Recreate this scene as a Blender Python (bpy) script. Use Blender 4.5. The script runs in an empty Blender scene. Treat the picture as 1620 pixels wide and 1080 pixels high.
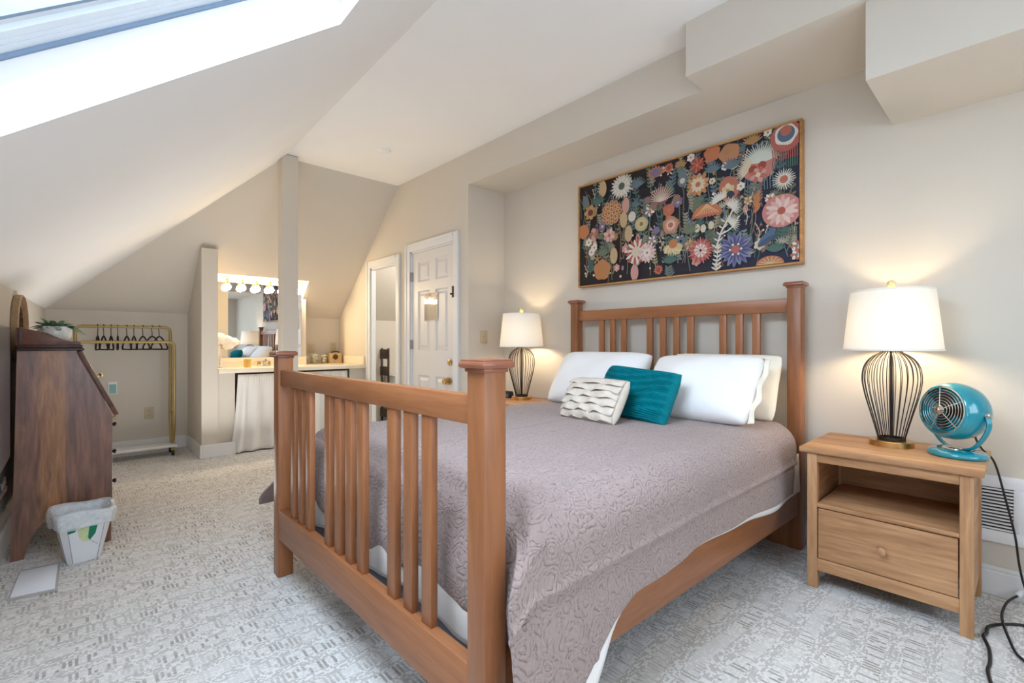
import bpy, bmesh, math, random
from mathutils import Vector, Matrix, Euler
C = bpy.context.scene.collection
R = math.radians
PI = math.pi
random.seed(7)

# ------------------------------------------------------------------ colour and material helpers
def lin(c):
    def f(v):
        v /= 255.0
        return v / 12.92 if v <= 0.04045 else ((v + 0.055) / 1.055) ** 2.4
    return (f(c[0]), f(c[1]), f(c[2]), 1.0)

def new_mat(name):
    m = bpy.data.materials.new(name); m.use_nodes = True
    nt = m.node_tree; nt.nodes.clear()
    out = nt.nodes.new('ShaderNodeOutputMaterial')
    return m, nt, out

def principled(nt, out):
    p = nt.nodes.new('ShaderNodeBsdfPrincipled')
    nt.links.new(p.outputs[0], out.inputs[0])
    return p

def coords(nt, scale=(1, 1, 1)):
    tc = nt.nodes.new('ShaderNodeTexCoord'); mp = nt.nodes.new('ShaderNodeMapping')
    mp.inputs['Scale'].default_value = scale
    nt.links.new(tc.outputs['Object'], mp.inputs['Vector'])
    return mp.outputs[0]

def noise(nt, vec, scale, detail=3, rough=.55, dist=0):
    n = nt.nodes.new('ShaderNodeTexNoise')
    n.inputs['Scale'].default_value = scale; n.inputs['Detail'].default_value = detail
    n.inputs['Roughness'].default_value = rough; n.inputs['Distortion'].default_value = dist
    if vec is not None: nt.links.new(vec, n.inputs['Vector'])
    return n.outputs['Fac']

def ramp(nt, fac, stops):
    r = nt.nodes.new('ShaderNodeValToRGB')
    e = r.color_ramp.elements
    while len(e) < len(stops): e.new(.5)
    for i, (p, c) in enumerate(stops):
        e[i].position = p; e[i].color = c
    nt.links.new(fac, r.inputs[0])
    return r.outputs[0]

def mathn(nt, op, a, b=None, c=None):
    n = nt.nodes.new('ShaderNodeMath'); n.operation = op
    for i, v in enumerate((a, b, c)):
        if v is None: continue
        if isinstance(v, (int, float)): n.inputs[i].default_value = v
        else: nt.links.new(v, n.inputs[i])
    return n.outputs[0]

def mixc(nt, fac, a, b):
    n = nt.nodes.new('ShaderNodeMix'); n.data_type = 'RGBA'
    for k, v in ((0, fac), (6, a), (7, b)):
        if isinstance(v, (int, float, tuple)): n.inputs[k].default_value = v
        else: nt.links.new(v, n.inputs[k])
    return n.outputs[2]

def bump(nt, height, p, strength=.3, dist=.01):
    b = nt.nodes.new('ShaderNodeBump')
    b.inputs['Strength'].default_value = strength; b.inputs['Distance'].default_value = dist
    nt.links.new(height, b.inputs['Height']); nt.links.new(b.outputs[0], p.inputs['Normal'])

def plain(name, rgb, rough=.5, metal=0, spec=.5, var=.06, vscale=6, bmp=0, bscale=80, coat=0):
    """paint, metal, plastic or cloth: a base colour with a little procedural mottling"""
    m, nt, out = new_mat(name); p = principled(nt, out)
    v = coords(nt)
    c = lin(rgb)
    d = tuple(x * (1 - var) for x in c[:3]) + (1,)
    u = tuple(min(1, x * (1 + var)) for x in c[:3]) + (1,)
    col = ramp(nt, noise(nt, v, vscale), [(.3, d), (.7, u)])
    nt.links.new(col, p.inputs['Base Color'])
    p.inputs['Roughness'].default_value = rough; p.inputs['Metallic'].default_value = metal
    p.inputs['Specular IOR Level'].default_value = spec
    p.inputs['Coat Weight'].default_value = coat
    if bmp: bump(nt, noise(nt, v, bscale), p, bmp, .004)
    return m

def wood(name, light, dark, axis, grain=14, rough=.4, streak=None, coat=0.0, spec=.4):
    m, nt, out = new_mat(name); p = principled(nt, out)
    sc = [1, 1, 1]; sc[axis] = .09
    v = coords(nt, tuple(sc))
    n1 = noise(nt, v, grain, 5, .6, 1.2)
    n2 = noise(nt, v, grain * 7, 3, .6, .3)
    f = mathn(nt, 'ADD', mathn(nt, 'MULTIPLY', n1, .7), mathn(nt, 'MULTIPLY', n2, .3))
    stops = [(.34, lin(dark)), (.62, lin(light))]
    col = ramp(nt, f, stops)
    if streak:
        sv = coords(nt, tuple(sc))
        col = mixc(nt, ramp(nt, noise(nt, sv, grain * .35, 2), [(.45, (0, 0, 0, 1)), (.62, (1, 1, 1, 1))]), col, lin(streak))
    nt.links.new(col, p.inputs['Base Color'])
    p.inputs['Roughness'].default_value = rough
    p.inputs['Coat Weight'].default_value = coat; p.inputs['Coat Roughness'].default_value = .2
    p.inputs['Specular IOR Level'].default_value = spec
    bump(nt, f, p, .05, .002)
    return m

def emit(name, rgb, strength):
    m, nt, out = new_mat(name)
    e = nt.nodes.new('ShaderNodeEmission'); e.inputs[0].default_value = lin(rgb); e.inputs[1].default_value = strength
    nt.links.new(e.outputs[0], out.inputs[0]); return m

def see_through(name, tint=(255, 255, 255), gloss=.08, rough=.02):
    """thin clear glass or plastic: mostly passes light straight on, with a weak reflection"""
    m, nt, out = new_mat(name)
    t = nt.nodes.new('ShaderNodeBsdfTransparent'); t.inputs[0].default_value = lin(tint)
    g = nt.nodes.new('ShaderNodeBsdfGlossy'); g.inputs['Roughness'].default_value = rough
    x = nt.nodes.new('ShaderNodeMixShader'); x.inputs[0].default_value = gloss
    nt.links.new(t.outputs[0], x.inputs[1]); nt.links.new(g.outputs[0], x.inputs[2]); nt.links.new(x.outputs[0], out.inputs[0])
    return m

def lampshade_mat(name, rgb):
    m, nt, out = new_mat(name)
    v = coords(nt)
    c = ramp(nt, noise(nt, v, 300), [(.3, lin(tuple(x * .96 for x in rgb))), (.7, lin(rgb))])
    d = nt.nodes.new('ShaderNodeBsdfDiffuse'); t = nt.nodes.new('ShaderNodeBsdfTranslucent')
    nt.links.new(c, d.inputs[0]); nt.links.new(c, t.inputs[0])
    x = nt.nodes.new('ShaderNodeMixShader'); x.inputs[0].default_value = .055
    nt.links.new(d.outputs[0], x.inputs[1]); nt.links.new(t.outputs[0], x.inputs[2]); nt.links.new(x.outputs[0], out.inputs[0])
    return m

def carpet_mat():
    m, nt, out = new_mat('carpet'); p = principled(nt, out)
    v = coords(nt)
    sep = nt.nodes.new('ShaderNodeSeparateXYZ'); nt.links.new(v, sep.inputs[0])
    x, y = sep.outputs[0], sep.outputs[1]
    def cell(sx, sy, jitter=None):
        a = mathn(nt, 'FLOOR', mathn(nt, 'MULTIPLY', x, sx))
        yy = mathn(nt, 'MULTIPLY', y, sy)
        if jitter:
            w0 = nt.nodes.new('ShaderNodeTexWhiteNoise'); w0.noise_dimensions = '1D'; nt.links.new(a, w0.inputs['W'])
            yy = mathn(nt, 'ADD', yy, w0.outputs['Value'])
        b = mathn(nt, 'FLOOR', yy)
        cb = nt.nodes.new('ShaderNodeCombineXYZ'); nt.links.new(a, cb.inputs[0]); nt.links.new(b, cb.inputs[1])
        w = nt.nodes.new('ShaderNodeTexWhiteNoise'); w.noise_dimensions = '2D'; nt.links.new(cb.outputs[0], w.inputs['Vector'])
        return w.outputs['Value']
    # rows of short dashes running along x, dashes elongated along y
    warp = mathn(nt, 'ADD', mathn(nt, 'MULTIPLY', y, 9.5), mathn(nt, 'MULTIPLY', noise(nt, v, 1.6, 1), 1.1))
    fr = mathn(nt, 'FRACT', warp)
    band = mathn(nt, 'LESS_THAN', fr, .5)
    gx = mathn(nt, 'GREATER_THAN', mathn(nt, 'FRACT', mathn(nt, 'ADD', mathn(nt, 'MULTIPLY', x, 58), mathn(nt, 'MULTIPLY', noise(nt, v, 120, 1), .5))), .42)
    dash = mathn(nt, 'MULTIPLY', mathn(nt, 'GREATER_THAN', cell(58, 19, True), .5), mathn(nt, 'MULTIPLY', band, gx))
    patch = ramp(nt, noise(nt, v, 4, 2), [(.36, (.25, .25, .25, 1)), (.6, (1, 1, 1, 1))])
    dash = mathn(nt, 'MULTIPLY', dash, patch)
    fine = mathn(nt, 'GREATER_THAN', cell(130, 130), .6)
    fine2 = mathn(nt, 'GREATER_THAN', cell(38, 170, True), .72)
    inv = mathn(nt, 'SUBTRACT', 1.0, band)
    sp = mathn(nt, 'MULTIPLY', mathn(nt, 'MAXIMUM', mathn(nt, 'MULTIPLY', fine, .5), mathn(nt, 'MULTIPLY', fine2, .5)), mathn(nt, 'ADD', mathn(nt, 'MULTIPLY', inv, .55), .4))
    f = mathn(nt, 'MAXIMUM', mathn(nt, 'MULTIPLY', dash, .8), sp)
    f = mathn(nt, 'MULTIPLY', f, mathn(nt, 'ADD', .55, mathn(nt, 'MULTIPLY', noise(nt, v, 90, 2), .9)))
    col = mixc(nt, f, lin((226, 224, 220)), lin((146, 139, 131)))
    nt.links.new(col, p.inputs['Base Color'])
    p.inputs['Roughness'].default_value = .95; p.inputs['Specular IOR Level'].default_value = .1
    h = mathn(nt, 'SUBTRACT', noise(nt, v, 260, 2), mathn(nt, 'MULTIPLY', f, .5))
    bump(nt, h, p, .5, .006)
    return m

def quilt_mat(name, rgb, dark):
    """matelasse quilting: scrolls and rings stitched into soft cotton"""
    m, nt, out = new_mat(name); p = principled(nt, out)
    v = coords(nt)
    w = nt.nodes.new('ShaderNodeTexNoise'); w.inputs['Scale'].default_value = 7; w.inputs['Detail'].default_value = 2
    nt.links.new(v, w.inputs['Vector'])
    add = nt.nodes.new('ShaderNodeVectorMath'); add.operation = 'MULTIPLY_ADD'
    nt.links.new(w.outputs['Color'], add.inputs[0]); add.inputs[1].default_value = (.11, .11, .11); nt.links.new(v, add.inputs[2])
    vo = nt.nodes.new('ShaderNodeTexVoronoi'); vo.inputs['Scale'].default_value = 15
    nt.links.new(add.outputs[0], vo.inputs['Vector'])
    ring = mathn(nt, 'ABSOLUTE', mathn(nt, 'SINE', mathn(nt, 'MULTIPLY', vo.outputs['Distance'], 17)))
    vo2 = nt.nodes.new('ShaderNodeTexVoronoi'); vo2.feature = 'DISTANCE_TO_EDGE'; vo2.inputs['Scale'].default_value = 52
    nt.links.new(add.outputs[0], vo2.inputs['Vector'])
    cellh = mathn(nt, 'MINIMUM', mathn(nt, 'MULTIPLY', vo2.outputs['Distance'], 5), 1.0)
    h = mathn(nt, 'ADD', mathn(nt, 'MULTIPLY', mathn(nt, 'POWER', ring, .5), .6), mathn(nt, 'MULTIPLY', cellh, .4))
    h = mathn(nt, 'ADD', h, mathn(nt, 'MULTIPLY', noise(nt, v, 400, 2), .12))
    nt.links.new(mixc(nt, ramp(nt, h, [(.15, (0, 0, 0, 1)), (.65, (1, 1, 1, 1))]), lin(dark), lin(rgb)), p.inputs['Base Color'])
    p.inputs['Roughness'].default_value = .9; p.inputs['Specular IOR Level'].default_value = .15
    p.inputs['Sheen Weight'].default_value = .25
    bump(nt, h, p, .7, .006)
    return m

def painted_mat(name):
    m, nt, out = new_mat(name); p = principled(nt, out)
    a = nt.nodes.new('ShaderNodeVertexColor'); a.layer_name = 'paint'
    v = coords(nt)
    n = noise(nt, v, 240, 3)
    nt.links.new(mixc(nt, mathn(nt, 'MULTIPLY', n, .35), a.outputs[0], lin((70, 62, 58))), p.inputs['Base Color'])
    p.inputs['Roughness'].default_value = .8; p.inputs['Specular IOR Level'].default_value = .2
    return m

M = {}
M['wall'] = plain('wall_paint', (209, 202, 190), .85, spec=.2, var=.012, vscale=2)
M['ceiling'] = plain('ceiling_paint', (240, 239, 237), .9, spec=.15, var=.012, vscale=2)
M['trim'] = plain('white_trim_paint', (226, 226, 226), .45, var=.01, vscale=3)
M['door'] = plain('door_paint', (222, 219, 216), .4, var=.012, vscale=3)
M['carpet'] = carpet_mat()
for ax, k in ((0, 'x'), (1, 'y'), (2, 'z')):
    M['bed_' + k] = wood('cherry_wood_' + k, (156, 102, 64), (122, 75, 43), ax, 9, .42, coat=.1)
    M['oak_' + k] = wood('oak_' + k, (203, 158, 114), (146, 102, 66), ax, 9, .5)
M['cap'] = plain('cherry_cap_wood', (136, 84, 60), .32, var=.12, vscale=20, coat=.3)
M['desk_z'] = wood('walnut_z', (120, 82, 62), (82, 54, 44), 2, 9, .4, streak=(156, 106, 62), coat=.25)
M['desk_y'] = wood('walnut_y', (112, 70, 52), (74, 46, 36), 1, 9, .42, coat=.2)
M['desk_dark'] = wood('dark_walnut', (66, 42, 36), (46, 30, 28), 1, 9, .4)
M['quilt'] = quilt_mat('mauve_quilt', (156, 138, 133), (108, 92, 88))
M['sheet'] = plain('white_cotton', (238, 236, 232), .9, spec=.15, var=.02, bmp=.15, bscale=40)
M['mattress'] = plain('mattress_ticking', (228, 226, 224), .9, spec=.1, var=.03)
M['boxspring'] = plain('box_spring_cloth', (112, 112, 126), .8, spec=.2, var=.08)
M['pillow'] = plain('white_pillowcase', (240, 239, 238), .9, spec=.12, var=.015, bmp=.5, bscale=9)
M['pillow_cream'] = plain('cream_pillowcase', (238, 231, 214), .9, spec=.12, var=.015, bmp=.5, bscale=9)
M['teal_cloth'] = plain('teal_velvet', (12, 118, 130), .75, spec=.2, var=.12, vscale=14)
M['ruffle'] = plain('oatmeal_linen', (212, 202, 188), .95, spec=.08, var=.06, vscale=30, bmp=.3, bscale=200)
M['shade'] = lampshade_mat('linen_lampshade', (246, 240, 228))
M['lampbulb'] = emit('lamp_bulb_glow', (255, 224, 178), 135)
M['wire'] = plain('black_bronze_wire', (58, 52, 48), .4, .8, var=.1)
M['brass'] = plain('brushed_brass', (196, 164, 108), .32, 1, var=.06, vscale=30)
M['gold'] = plain('matte_gold_tube', (170, 148, 92), .42, .45, var=.05)
M['crystal'] = plain('amber_crystal', (222, 204, 150), .08, .3, var=.15, vscale=60)
M['fan_teal'] = plain('glossy_teal_enamel', (28, 140, 158), .16, 0, .6, var=.02, coat=.8)
M['chrome'] = plain('chrome', (222, 220, 214), .12, 1, var=.02)
M['black'] = plain('black_plastic', (24, 24, 27), .45, var=.1)
M['velvet_black'] = plain('black_velvet', (34, 30, 32), .9, var=.1)
M['marble'] = plain('cream_marble', (238, 228, 208), .25, var=.05, vscale=7)
M['mirror'] = plain('mirror_silver', (246, 246, 244), .01, 1, var=.0)
M['globe'] = emit('globe_bulb_glow', (255, 221, 170), 140)
M['curtain'] = plain('white_curtain_cloth', (232, 229, 224), .9, spec=.1, var=.02, bmp=.2, bscale=120)
M['outlet'] = plain('ivory_plastic', (190, 178, 146), .5, var=.02)
M['white'] = plain('white_plastic', (232, 234, 236), .35, var=.01)
M['paper'] = plain('white_card', (236, 238, 244), .5, var=.01)
M['glass'] = see_through('window_glass', (252, 254, 255), .05)
M['liner'] = None
def board_mat():
    # side panel glued up from boards: a warm flame-grained board at the back, darker ones at the front
    m, nt, out = new_mat('walnut_boards'); p = principled(nt, out)
    v = coords(nt, (1, 1, .10)); raw = coords(nt)
    sep = nt.nodes.new('ShaderNodeSeparateXYZ'); nt.links.new(raw, sep.inputs[0])
    n1 = noise(nt, v, 16, 5, .62, 1.6); n2 = noise(nt, v, 90, 3)
    f = mathn(nt, 'ADD', mathn(nt, 'MULTIPLY', n1, .7), mathn(nt, 'MULTIPLY', n2, .3))
    warm = ramp(nt, f, [(.34, lin((108, 70, 48))), (.62, lin((180, 126, 78)))])
    dark = ramp(nt, f, [(.34, lin((88, 58, 48))), (.64, lin((142, 100, 80)))])
    k = ramp(nt, mathn(nt, 'ADD', sep.outputs[0], mathn(nt, 'MULTIPLY', noise(nt, v, 10, 2), .05)), [(.0, (1, 1, 1, 1)), (.03, (0, 0, 0, 1))])
    k2 = ramp(nt, mathn(nt, 'ADD', sep.outputs[0], .14), [(.0, (0, 0, 0, 1)), (.05, (1, 1, 1, 1))])
    nt.links.new(mixc(nt, mathn(nt, 'MULTIPLY', k, k2), dark, warm), p.inputs['Base Color'])
    p.inputs['Roughness'].default_value = .36; p.inputs['Coat Weight'].default_value = .3; p.inputs['Coat Roughness'].default_value = .25
    return m
M['desk_board'] = board_mat()
M['painted'] = painted_mat('painted_canvas')
M['pframe'] = wood('frame_oak', (190, 142, 84), (150, 104, 58), 1, 16, .5)
M['wicker'] = plain('tan_wicker', (196, 166, 118), .8, var=.25, vscale=60, bmp=.4, bscale=120)
M['leaf'] = plain('grey_green_leaf', (128, 150, 122), .6, var=.25, vscale=18)
M['pot'] = plain('white_glazed_pot', (236, 234, 230), .2, var=.02, coat=.4)
M['darkwood'] = plain('dark_brown_wood', (58, 44, 32), .5, var=.2, vscale=20)
M['rim'] = wood('mirror_rim_wood', (168, 140, 108), (136, 108, 80), 2, 12, .5)
M['band'] = plain('woven_brown_band', (126, 96, 64), .8, var=.4, vscale=70, bmp=.5, bscale=140)
M['terry'] = plain('white_terry', (244, 238, 226), .95, spec=.1, var=.03, bmp=.5, bscale=120)
M['grey'] = plain('grey_metal', (150, 150, 150), .4, .4)
M['skyframe'] = plain('skylight_frame_paint', (232, 240, 247), .4, var=.03)
M['steel'] = plain('dark_steel', (96, 100, 110), .35, .5)

def liner_mat():
    m, nt, out = new_mat('clear_bin_liner')
    v = coords(nt)
    p = nt.nodes.new('ShaderNodeBsdfPrincipled')
    p.inputs['Base Color'].default_value = lin((236, 242, 244)); p.inputs['Roughness'].default_value = .25
    bump(nt, noise(nt, v, 26, 3), p, .5, .02)
    t = nt.nodes.new('ShaderNodeBsdfTransparent')
    x = nt.nodes.new('ShaderNodeMixShader')
    f = mathn(nt, 'ADD', .22, mathn(nt, 'MULTIPLY', noise(nt, v, 20, 3, .7), .55))
    nt.links.new(f, x.inputs[0])
    nt.links.new(t.outputs[0], x.inputs[1]); nt.links.new(p.outputs[0], x.inputs[2]); nt.links.new(x.outputs[0], out.inputs[0])
    return m
M['liner'] = liner_mat()

# ------------------------------------------------------------------ mesh helpers
INV = {}
class MB:
    def __init__(s): s.bm = bmesh.new()
    def box(s, x0, x1, y0, y1, z0, z1, bev=0, mat=None, seg=2):
        r = bmesh.ops.create_cube(s.bm, size=1.0)
        vs = r['verts']
        for v in vs:
            v.co = Vector(((x0 + x1) / 2 + v.co.x * (x1 - x0), (y0 + y1) / 2 + v.co.y * (y1 - y0), (z0 + z1) / 2 + v.co.z * (z1 - z0)))
        if mat is not None:
            for v in vs: v.co = mat @ v.co
        if bev:
            es = list({e for v in vs for e in v.link_edges})
            bmesh.ops.bevel(s.bm, geom=es, offset=bev, segments=seg, profile=.5, affect='EDGES')
        return s
    def poly(s, pts):
        s.bm.faces.new([s.bm.verts.new(p) for p in pts]); return s
    def prism(s, pts, vec, bev=0):
        vec = Vector(vec)
        a = [s.bm.verts.new(p) for p in pts]; b = [s.bm.verts.new(Vector(p) + vec) for p in pts]
        fs = [s.bm.faces.new(a), s.bm.faces.new(b[::-1])]
        n = len(a)
        for i in range(n): fs.append(s.bm.faces.new((a[i], b[i], b[(i + 1) % n], a[(i + 1) % n])))
        bmesh.ops.recalc_face_normals(s.bm, faces=fs)
        if bev:
            es = list({e for f in fs for e in f.edges})
            bmesh.ops.bevel(s.bm, geom=es, offset=bev, segments=2, profile=.5, affect='EDGES')
        return s
    def tube(s, pts, r, seg=8, closed=False, caps=True):
        pts = [Vector(p) for p in pts]; n = len(pts)
        rr = r if isinstance(r, (list, tuple)) else [r] * n
        rings = []; prev = None
        for i, p in enumerate(pts):
            if closed: t = pts[(i + 1) % n] - pts[i - 1]
            else: t = pts[min(i + 1, n - 1)] - pts[max(i - 1, 0)]
            if t.length < 1e-9: t = Vector((0, 0, 1))
            t.normalize()
            if prev is None:
                a = Vector((0, 0, 1)) if abs(t.z) < .9 else Vector((1, 0, 0))
                u = t.cross(a).normalized()
            else:
                u = prev - t * prev.dot(t)
                u = u.normalized() if u.length > 1e-6 else t.orthogonal().normalized()
            prev = u; w = t.cross(u)
            rings.append([s.bm.verts.new(p + (u * math.cos(2 * PI * k / seg) + w * math.sin(2 * PI * k / seg)) * rr[i]) for k in range(seg)])
        m = n if closed else n - 1
        for i in range(m):
            A = rings[i]; B = rings[(i + 1) % n]
            for k in range(seg): s.bm.faces.new((A[k], A[(k + 1) % seg], B[(k + 1) % seg], B[k]))
        if caps and not closed:
            s.bm.faces.new(rings[0][::-1]); s.bm.faces.new(rings[-1])
        return s
    def lathe(s, prof, c=(0, 0, 0), seg=32, mat=None, closed=False, a0=0, a1=2 * PI, cap=True):
        c = Vector(c); rings = []
        full = abs(a1 - a0 - 2 * PI) < 1e-6
        nn = seg if full else seg + 1
        for r, z in prof:
            ring = []
            for k in range(nn):
                a = a0 + (a1 - a0) * k / seg
                p = Vector((max(r, 1e-5) * math.cos(a), max(r, 1e-5) * math.sin(a), z))
                if mat is not None: p = mat @ p
                ring.append(s.bm.verts.new(c + p))
            rings.append(ring)
        L = len(rings)
        for i in range(L if closed else L - 1):
            A = rings[i]; B = rings[(i + 1) % L]
            for k in range(nn if full else nn - 1):
                k2 = (k + 1) % nn
                s.bm.faces.new((A[k], A[k2], B[k2], B[k]))
        return s
    def grid(s, f, nu, nv, wrapu=False):
        vs = [[s.bm.verts.new(f(i / nu, j / nv)) for j in range(nv + 1)] for i in range(nu if wrapu else nu + 1)]
        for i in range(nu):
            a = vs[i]; b = vs[(i + 1) % len(vs)]
            for j in range(nv): s.bm.faces.new((a[j], b[j], b[j + 1], a[j + 1]))
        return s
    def build(s, name, mat, parent=None, smooth=35, normals=True):
        if normals: bmesh.ops.recalc_face_normals(s.bm, faces=s.bm.faces[:])
        me = bpy.data.meshes.new(name)
        if parent is not None:
            s.bm.transform(INV[parent.name])
        s.bm.to_mesh(me); s.bm.free()
        if smooth:
            for p in me.polygons: p.use_smooth = True
            me.set_sharp_from_angle(angle=R(smooth))
        me.materials.append(mat)
        o = bpy.data.objects.new(name, me); C.objects.link(o)
        if parent is not None:
            o.parent = parent; INV[o.name] = INV[parent.name]
        else:
            INV[o.name] = Matrix.Identity(4)
        return o

def tag(o, label=None, cat=None, group=None, kind=None):
    if label: o['label'] = label
    if cat: o['category'] = cat
    if group: o['group'] = group
    if kind: o['kind'] = kind
    return o

def thing(name, label, cat, loc, rz=0, group=None):
    o = bpy.data.objects.new(name, None); C.objects.link(o)
    o.empty_display_size = .1
    o.location = loc; o.rotation_euler = (0, 0, rz)
    INV[o.name] = (Matrix.Translation(loc) @ Matrix.Rotation(rz, 4, 'Z')).inverted()
    return tag(o, label, cat, group)

def struct(mb, name, mat, smooth=0, parent=None):
    o = mb.build(name, mat, parent, smooth)
    if parent is None: o['kind'] = 'structure'
    return o

def copy_tree(o, parent=None):
    c = o.copy(); C.objects.link(c)
    if parent is not None: c.parent = parent
    for ch in list(o.children): copy_tree(ch, c)
    return c

def catmull(pts, n=8):
    pts = [Vector(p) for p in pts]; out = []
    for i in range(len(pts) - 1):
        p0 = pts[max(i - 1, 0)]; p1 = pts[i]; p2 = pts[i + 1]; p3 = pts[min(i + 2, len(pts) - 1)]
        for k in range(n):
            t = k / n
            out.append(.5 * ((2 * p1) + (p2 - p0) * t + (2 * p0 - 5 * p1 + 4 * p2 - p3) * t * t + (3 * p1 - p0 - 3 * p2 + p3) * t ** 3))
    out.append(pts[-1]); return out
def sm(a, b, x):
    t = max(0, min(1, (x - a) / (b - a))); return t * t * (3 - 2 * t)
# ------------------------------------------------------------------ the room (x towards the headboard wall, y down the room, z up)
YF = 6.49; ZK = 1.51; ZC = 2.97; YH = 4.86; XD = 2.72; XW = 3.17; YB = -1.8; XE = 5.0
def xw(y): return -.206 - .0352 * (YF - y)             # left knee wall, a touch off square
def xc(y): return xw(y) + 1.756                        # crease where the left slope meets the flat ceiling
KL = (ZC - ZK) / 1.756
def zs(x, y): return ZK + KL * (x - xw(y))
K2 = (ZC - ZK) / (YF - YH)
def zf(y): return min(ZC, ZK + K2 * (YF - y))

b = MB(); b.box(-.7, XE, YB, YF + .05, -.06, 0); struct(b, 'floor', M['carpet'])
b = MB(); b.poly([(xw(YF), YF, 0), (xw(YB), YB, 0), (xw(YB), YB, ZK), (xw(YF), YF, ZK)]); struct(b, 'wall_left', M['wall'])
b = MB(); b.poly([(xw(YF), YF, 0), (XE, YF, 0), (XE, YF, ZK), (xw(YF), YF, ZK)]); struct(b, 'wall_far', M['wall'])

# left slope with the skylight opening and its shaft, and the flat ceiling
hf = [(-.26, 1.757), (.800, 1.897)]; hn = [(-.26, .40), (.765, .40)]
def S(p, off=0): return (p[0], p[1], zs(p[0], p[1]) + off)
b = MB()
A0 = (xw(YH) , YH); 
b.poly([(xw(YF), YF, ZK), (xw(1.9), 1.9, ZK), (xc(1.9), 1.9, ZC), (xc(YH), YH, ZC)])
b.poly([(xw(1.9), 1.9, ZK), (xw(YB), YB, ZK), S((-.26, YB)), S(hn[0]), S(hf[0]), S((-.26, 1.9))])
b.poly([S((-.26, YB)), S((.765, YB)), S(hn[1]), S(hn[0])])
b.poly([S((.765, YB)), (xc(YB), YB, ZC), (xc(1.9), 1.9, ZC), S((.800, 1.9)), S(hf[1]), S(hn[1])])
b.poly([S((-.26, 1.9)), S(hf[0]), S(hf[1]), S((.800, 1.9))])
DS = .30
for p, q in ((hf[0], hf[1]), (hf[1], hn[1]), (hn[1], hn[0]), (hn[0], hf[0])):
    b.poly([S(p), S(q), S(q, DS), S(p, DS)])
b.poly([(xc(YH), YH, ZC), (xc(YB), YB, ZC), (XE, YB, ZC), (XE, YH, ZC)])
struct(b, 'ceiling', M['ceiling'])

# skylight window: stepped frame at the head of the shaft and its pane
w1 = bpy.data.objects.new('window_1', None); C.objects.link(w1); w1['kind'] = 'structure'; INV['window_1'] = Matrix.Identity(4)
def slab(b, c, o0, o1):
    lo = [b.bm.verts.new(S(p, o0)) for p in c]; hi = [b.bm.verts.new(S(p, o1)) for p in c]
    n = len(c); b.bm.faces.new(lo); b.bm.faces.new(hi[::-1])
    for i in range(n): b.bm.faces.new((lo[i], hi[i], hi[(i + 1) % n], lo[(i + 1) % n]))
def edgeline(i): return lambda x: hf[0][1] + (hf[1][1] - hf[0][1]) * (x - hf[0][0]) / (hf[1][0] - hf[0][0]) - i
b = MB()
e = edgeline(0)
for d0, d1, o0, o1 in ((.012, .05, .205, .30), (.05, .053, .212, .30), (.053, .078, .205, .30), (.078, .081, .212, .30), (.081, .115, .205, .30), (.115, .150, .222, .30)):
    slab(b, [(-.26, e(-.26) - d0), (.795, e(.795) - d0), (.795, e(.795) - d1), (-.26, e(-.26) - d1)], o0, o1)
for x0, x1 in ((-.26, -.16), (.70, .795)):
    slab(b, [(x0, e(x0) - .165), (x1, e(x1) - .165), (x1, .5), (x0, .5)], .215, .30)
slab(b, [(-.26, .40), (.765, .40), (.765, .52), (-.26, .52)], .215, .30)
b.build('window_frame', M['skyframe'], w1, 0)
b = MB()
for d0, d1, o0, o1 in ((0, .012, .192, .30), (.150, .165, .215, .30)):
    slab(b, [(-.26, e(-.26) - d0), (.795, e(.795) - d0), (.795, e(.795) - d1), (-.26, e(-.26) - d1)], o0, o1)
b.build('window_gasket', plain('blue_grey_gasket', (128, 150, 176), .5), w1, 0)
b = MB(); slab(b, [(-.17, e(-.17) - .155), (.705, e(.705) - .155), (.705, .51), (-.17, .51)], .262, .268)
b.build('window_pane', M['glass'], w1, 0)

# far slope, with the lit niche over the vanity cut into it
NX0, NX1, NY, NZ = 1.10, 2.135, 6.24, 1.94
yn = YF - (NZ - ZK) / K2
def F(x, y): return (x, y, ZK + K2 * (YF - y))
b = MB()
b.poly([(xw(YF), YF, ZK), F(NX0, YF), F(NX0, YH), F(xc(YH), YH)][:2] + [F(NX0, YH + (xc(YH) - NX0) * (YF - YH) / (xc(YH) - xw(YF)))])
hy = YH + (xc(YH) - NX0) * (YF - YH) / (xc(YH) - xw(YF))
b.poly([F(NX0, yn), F(NX1, yn), F(NX1, YH), F(xc(YH), YH), F(NX0, hy)])
b.poly([F(NX1, YF), F(XE, YF), F(XE, YH), F(NX1, YH)])
b.poly([(NX0, yn, NZ), (NX1, yn, NZ), (NX1, NY, NZ), (NX0, NY, NZ)])
b.poly([(NX1, yn, NZ), (NX1, NY, NZ), F(NX1, NY)])
struct(b, 'wall_far_slope', M['wall'])
b = MB(); b.box(NX0, 2.18, NY, YF, 0, 1.735); b.box(NX0, NX1, NY, NY + .05, 1.735, NZ); struct(b, 'wall_vanity', M['wall'])
# stub wall beside the vanity
b = MB(); b.prism([(.955, 5.69, 0), (.955, 5.69, 2.15), (.955, 5.775, 2.15), (.955, YF, ZK), (.955, YF, 0)], (.145, 0, 0)); struct(b, 'wall_stub', M['wall'])
# under-counter side panels of the vanity
b = MB(); b.box(1.10, 1.262, 5.72, 5.76, 0, .86); b.box(2.53, XD, 5.72, 5.76, 0, .86); struct(b, 'wall_vanity_front', M['wall'])

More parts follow.
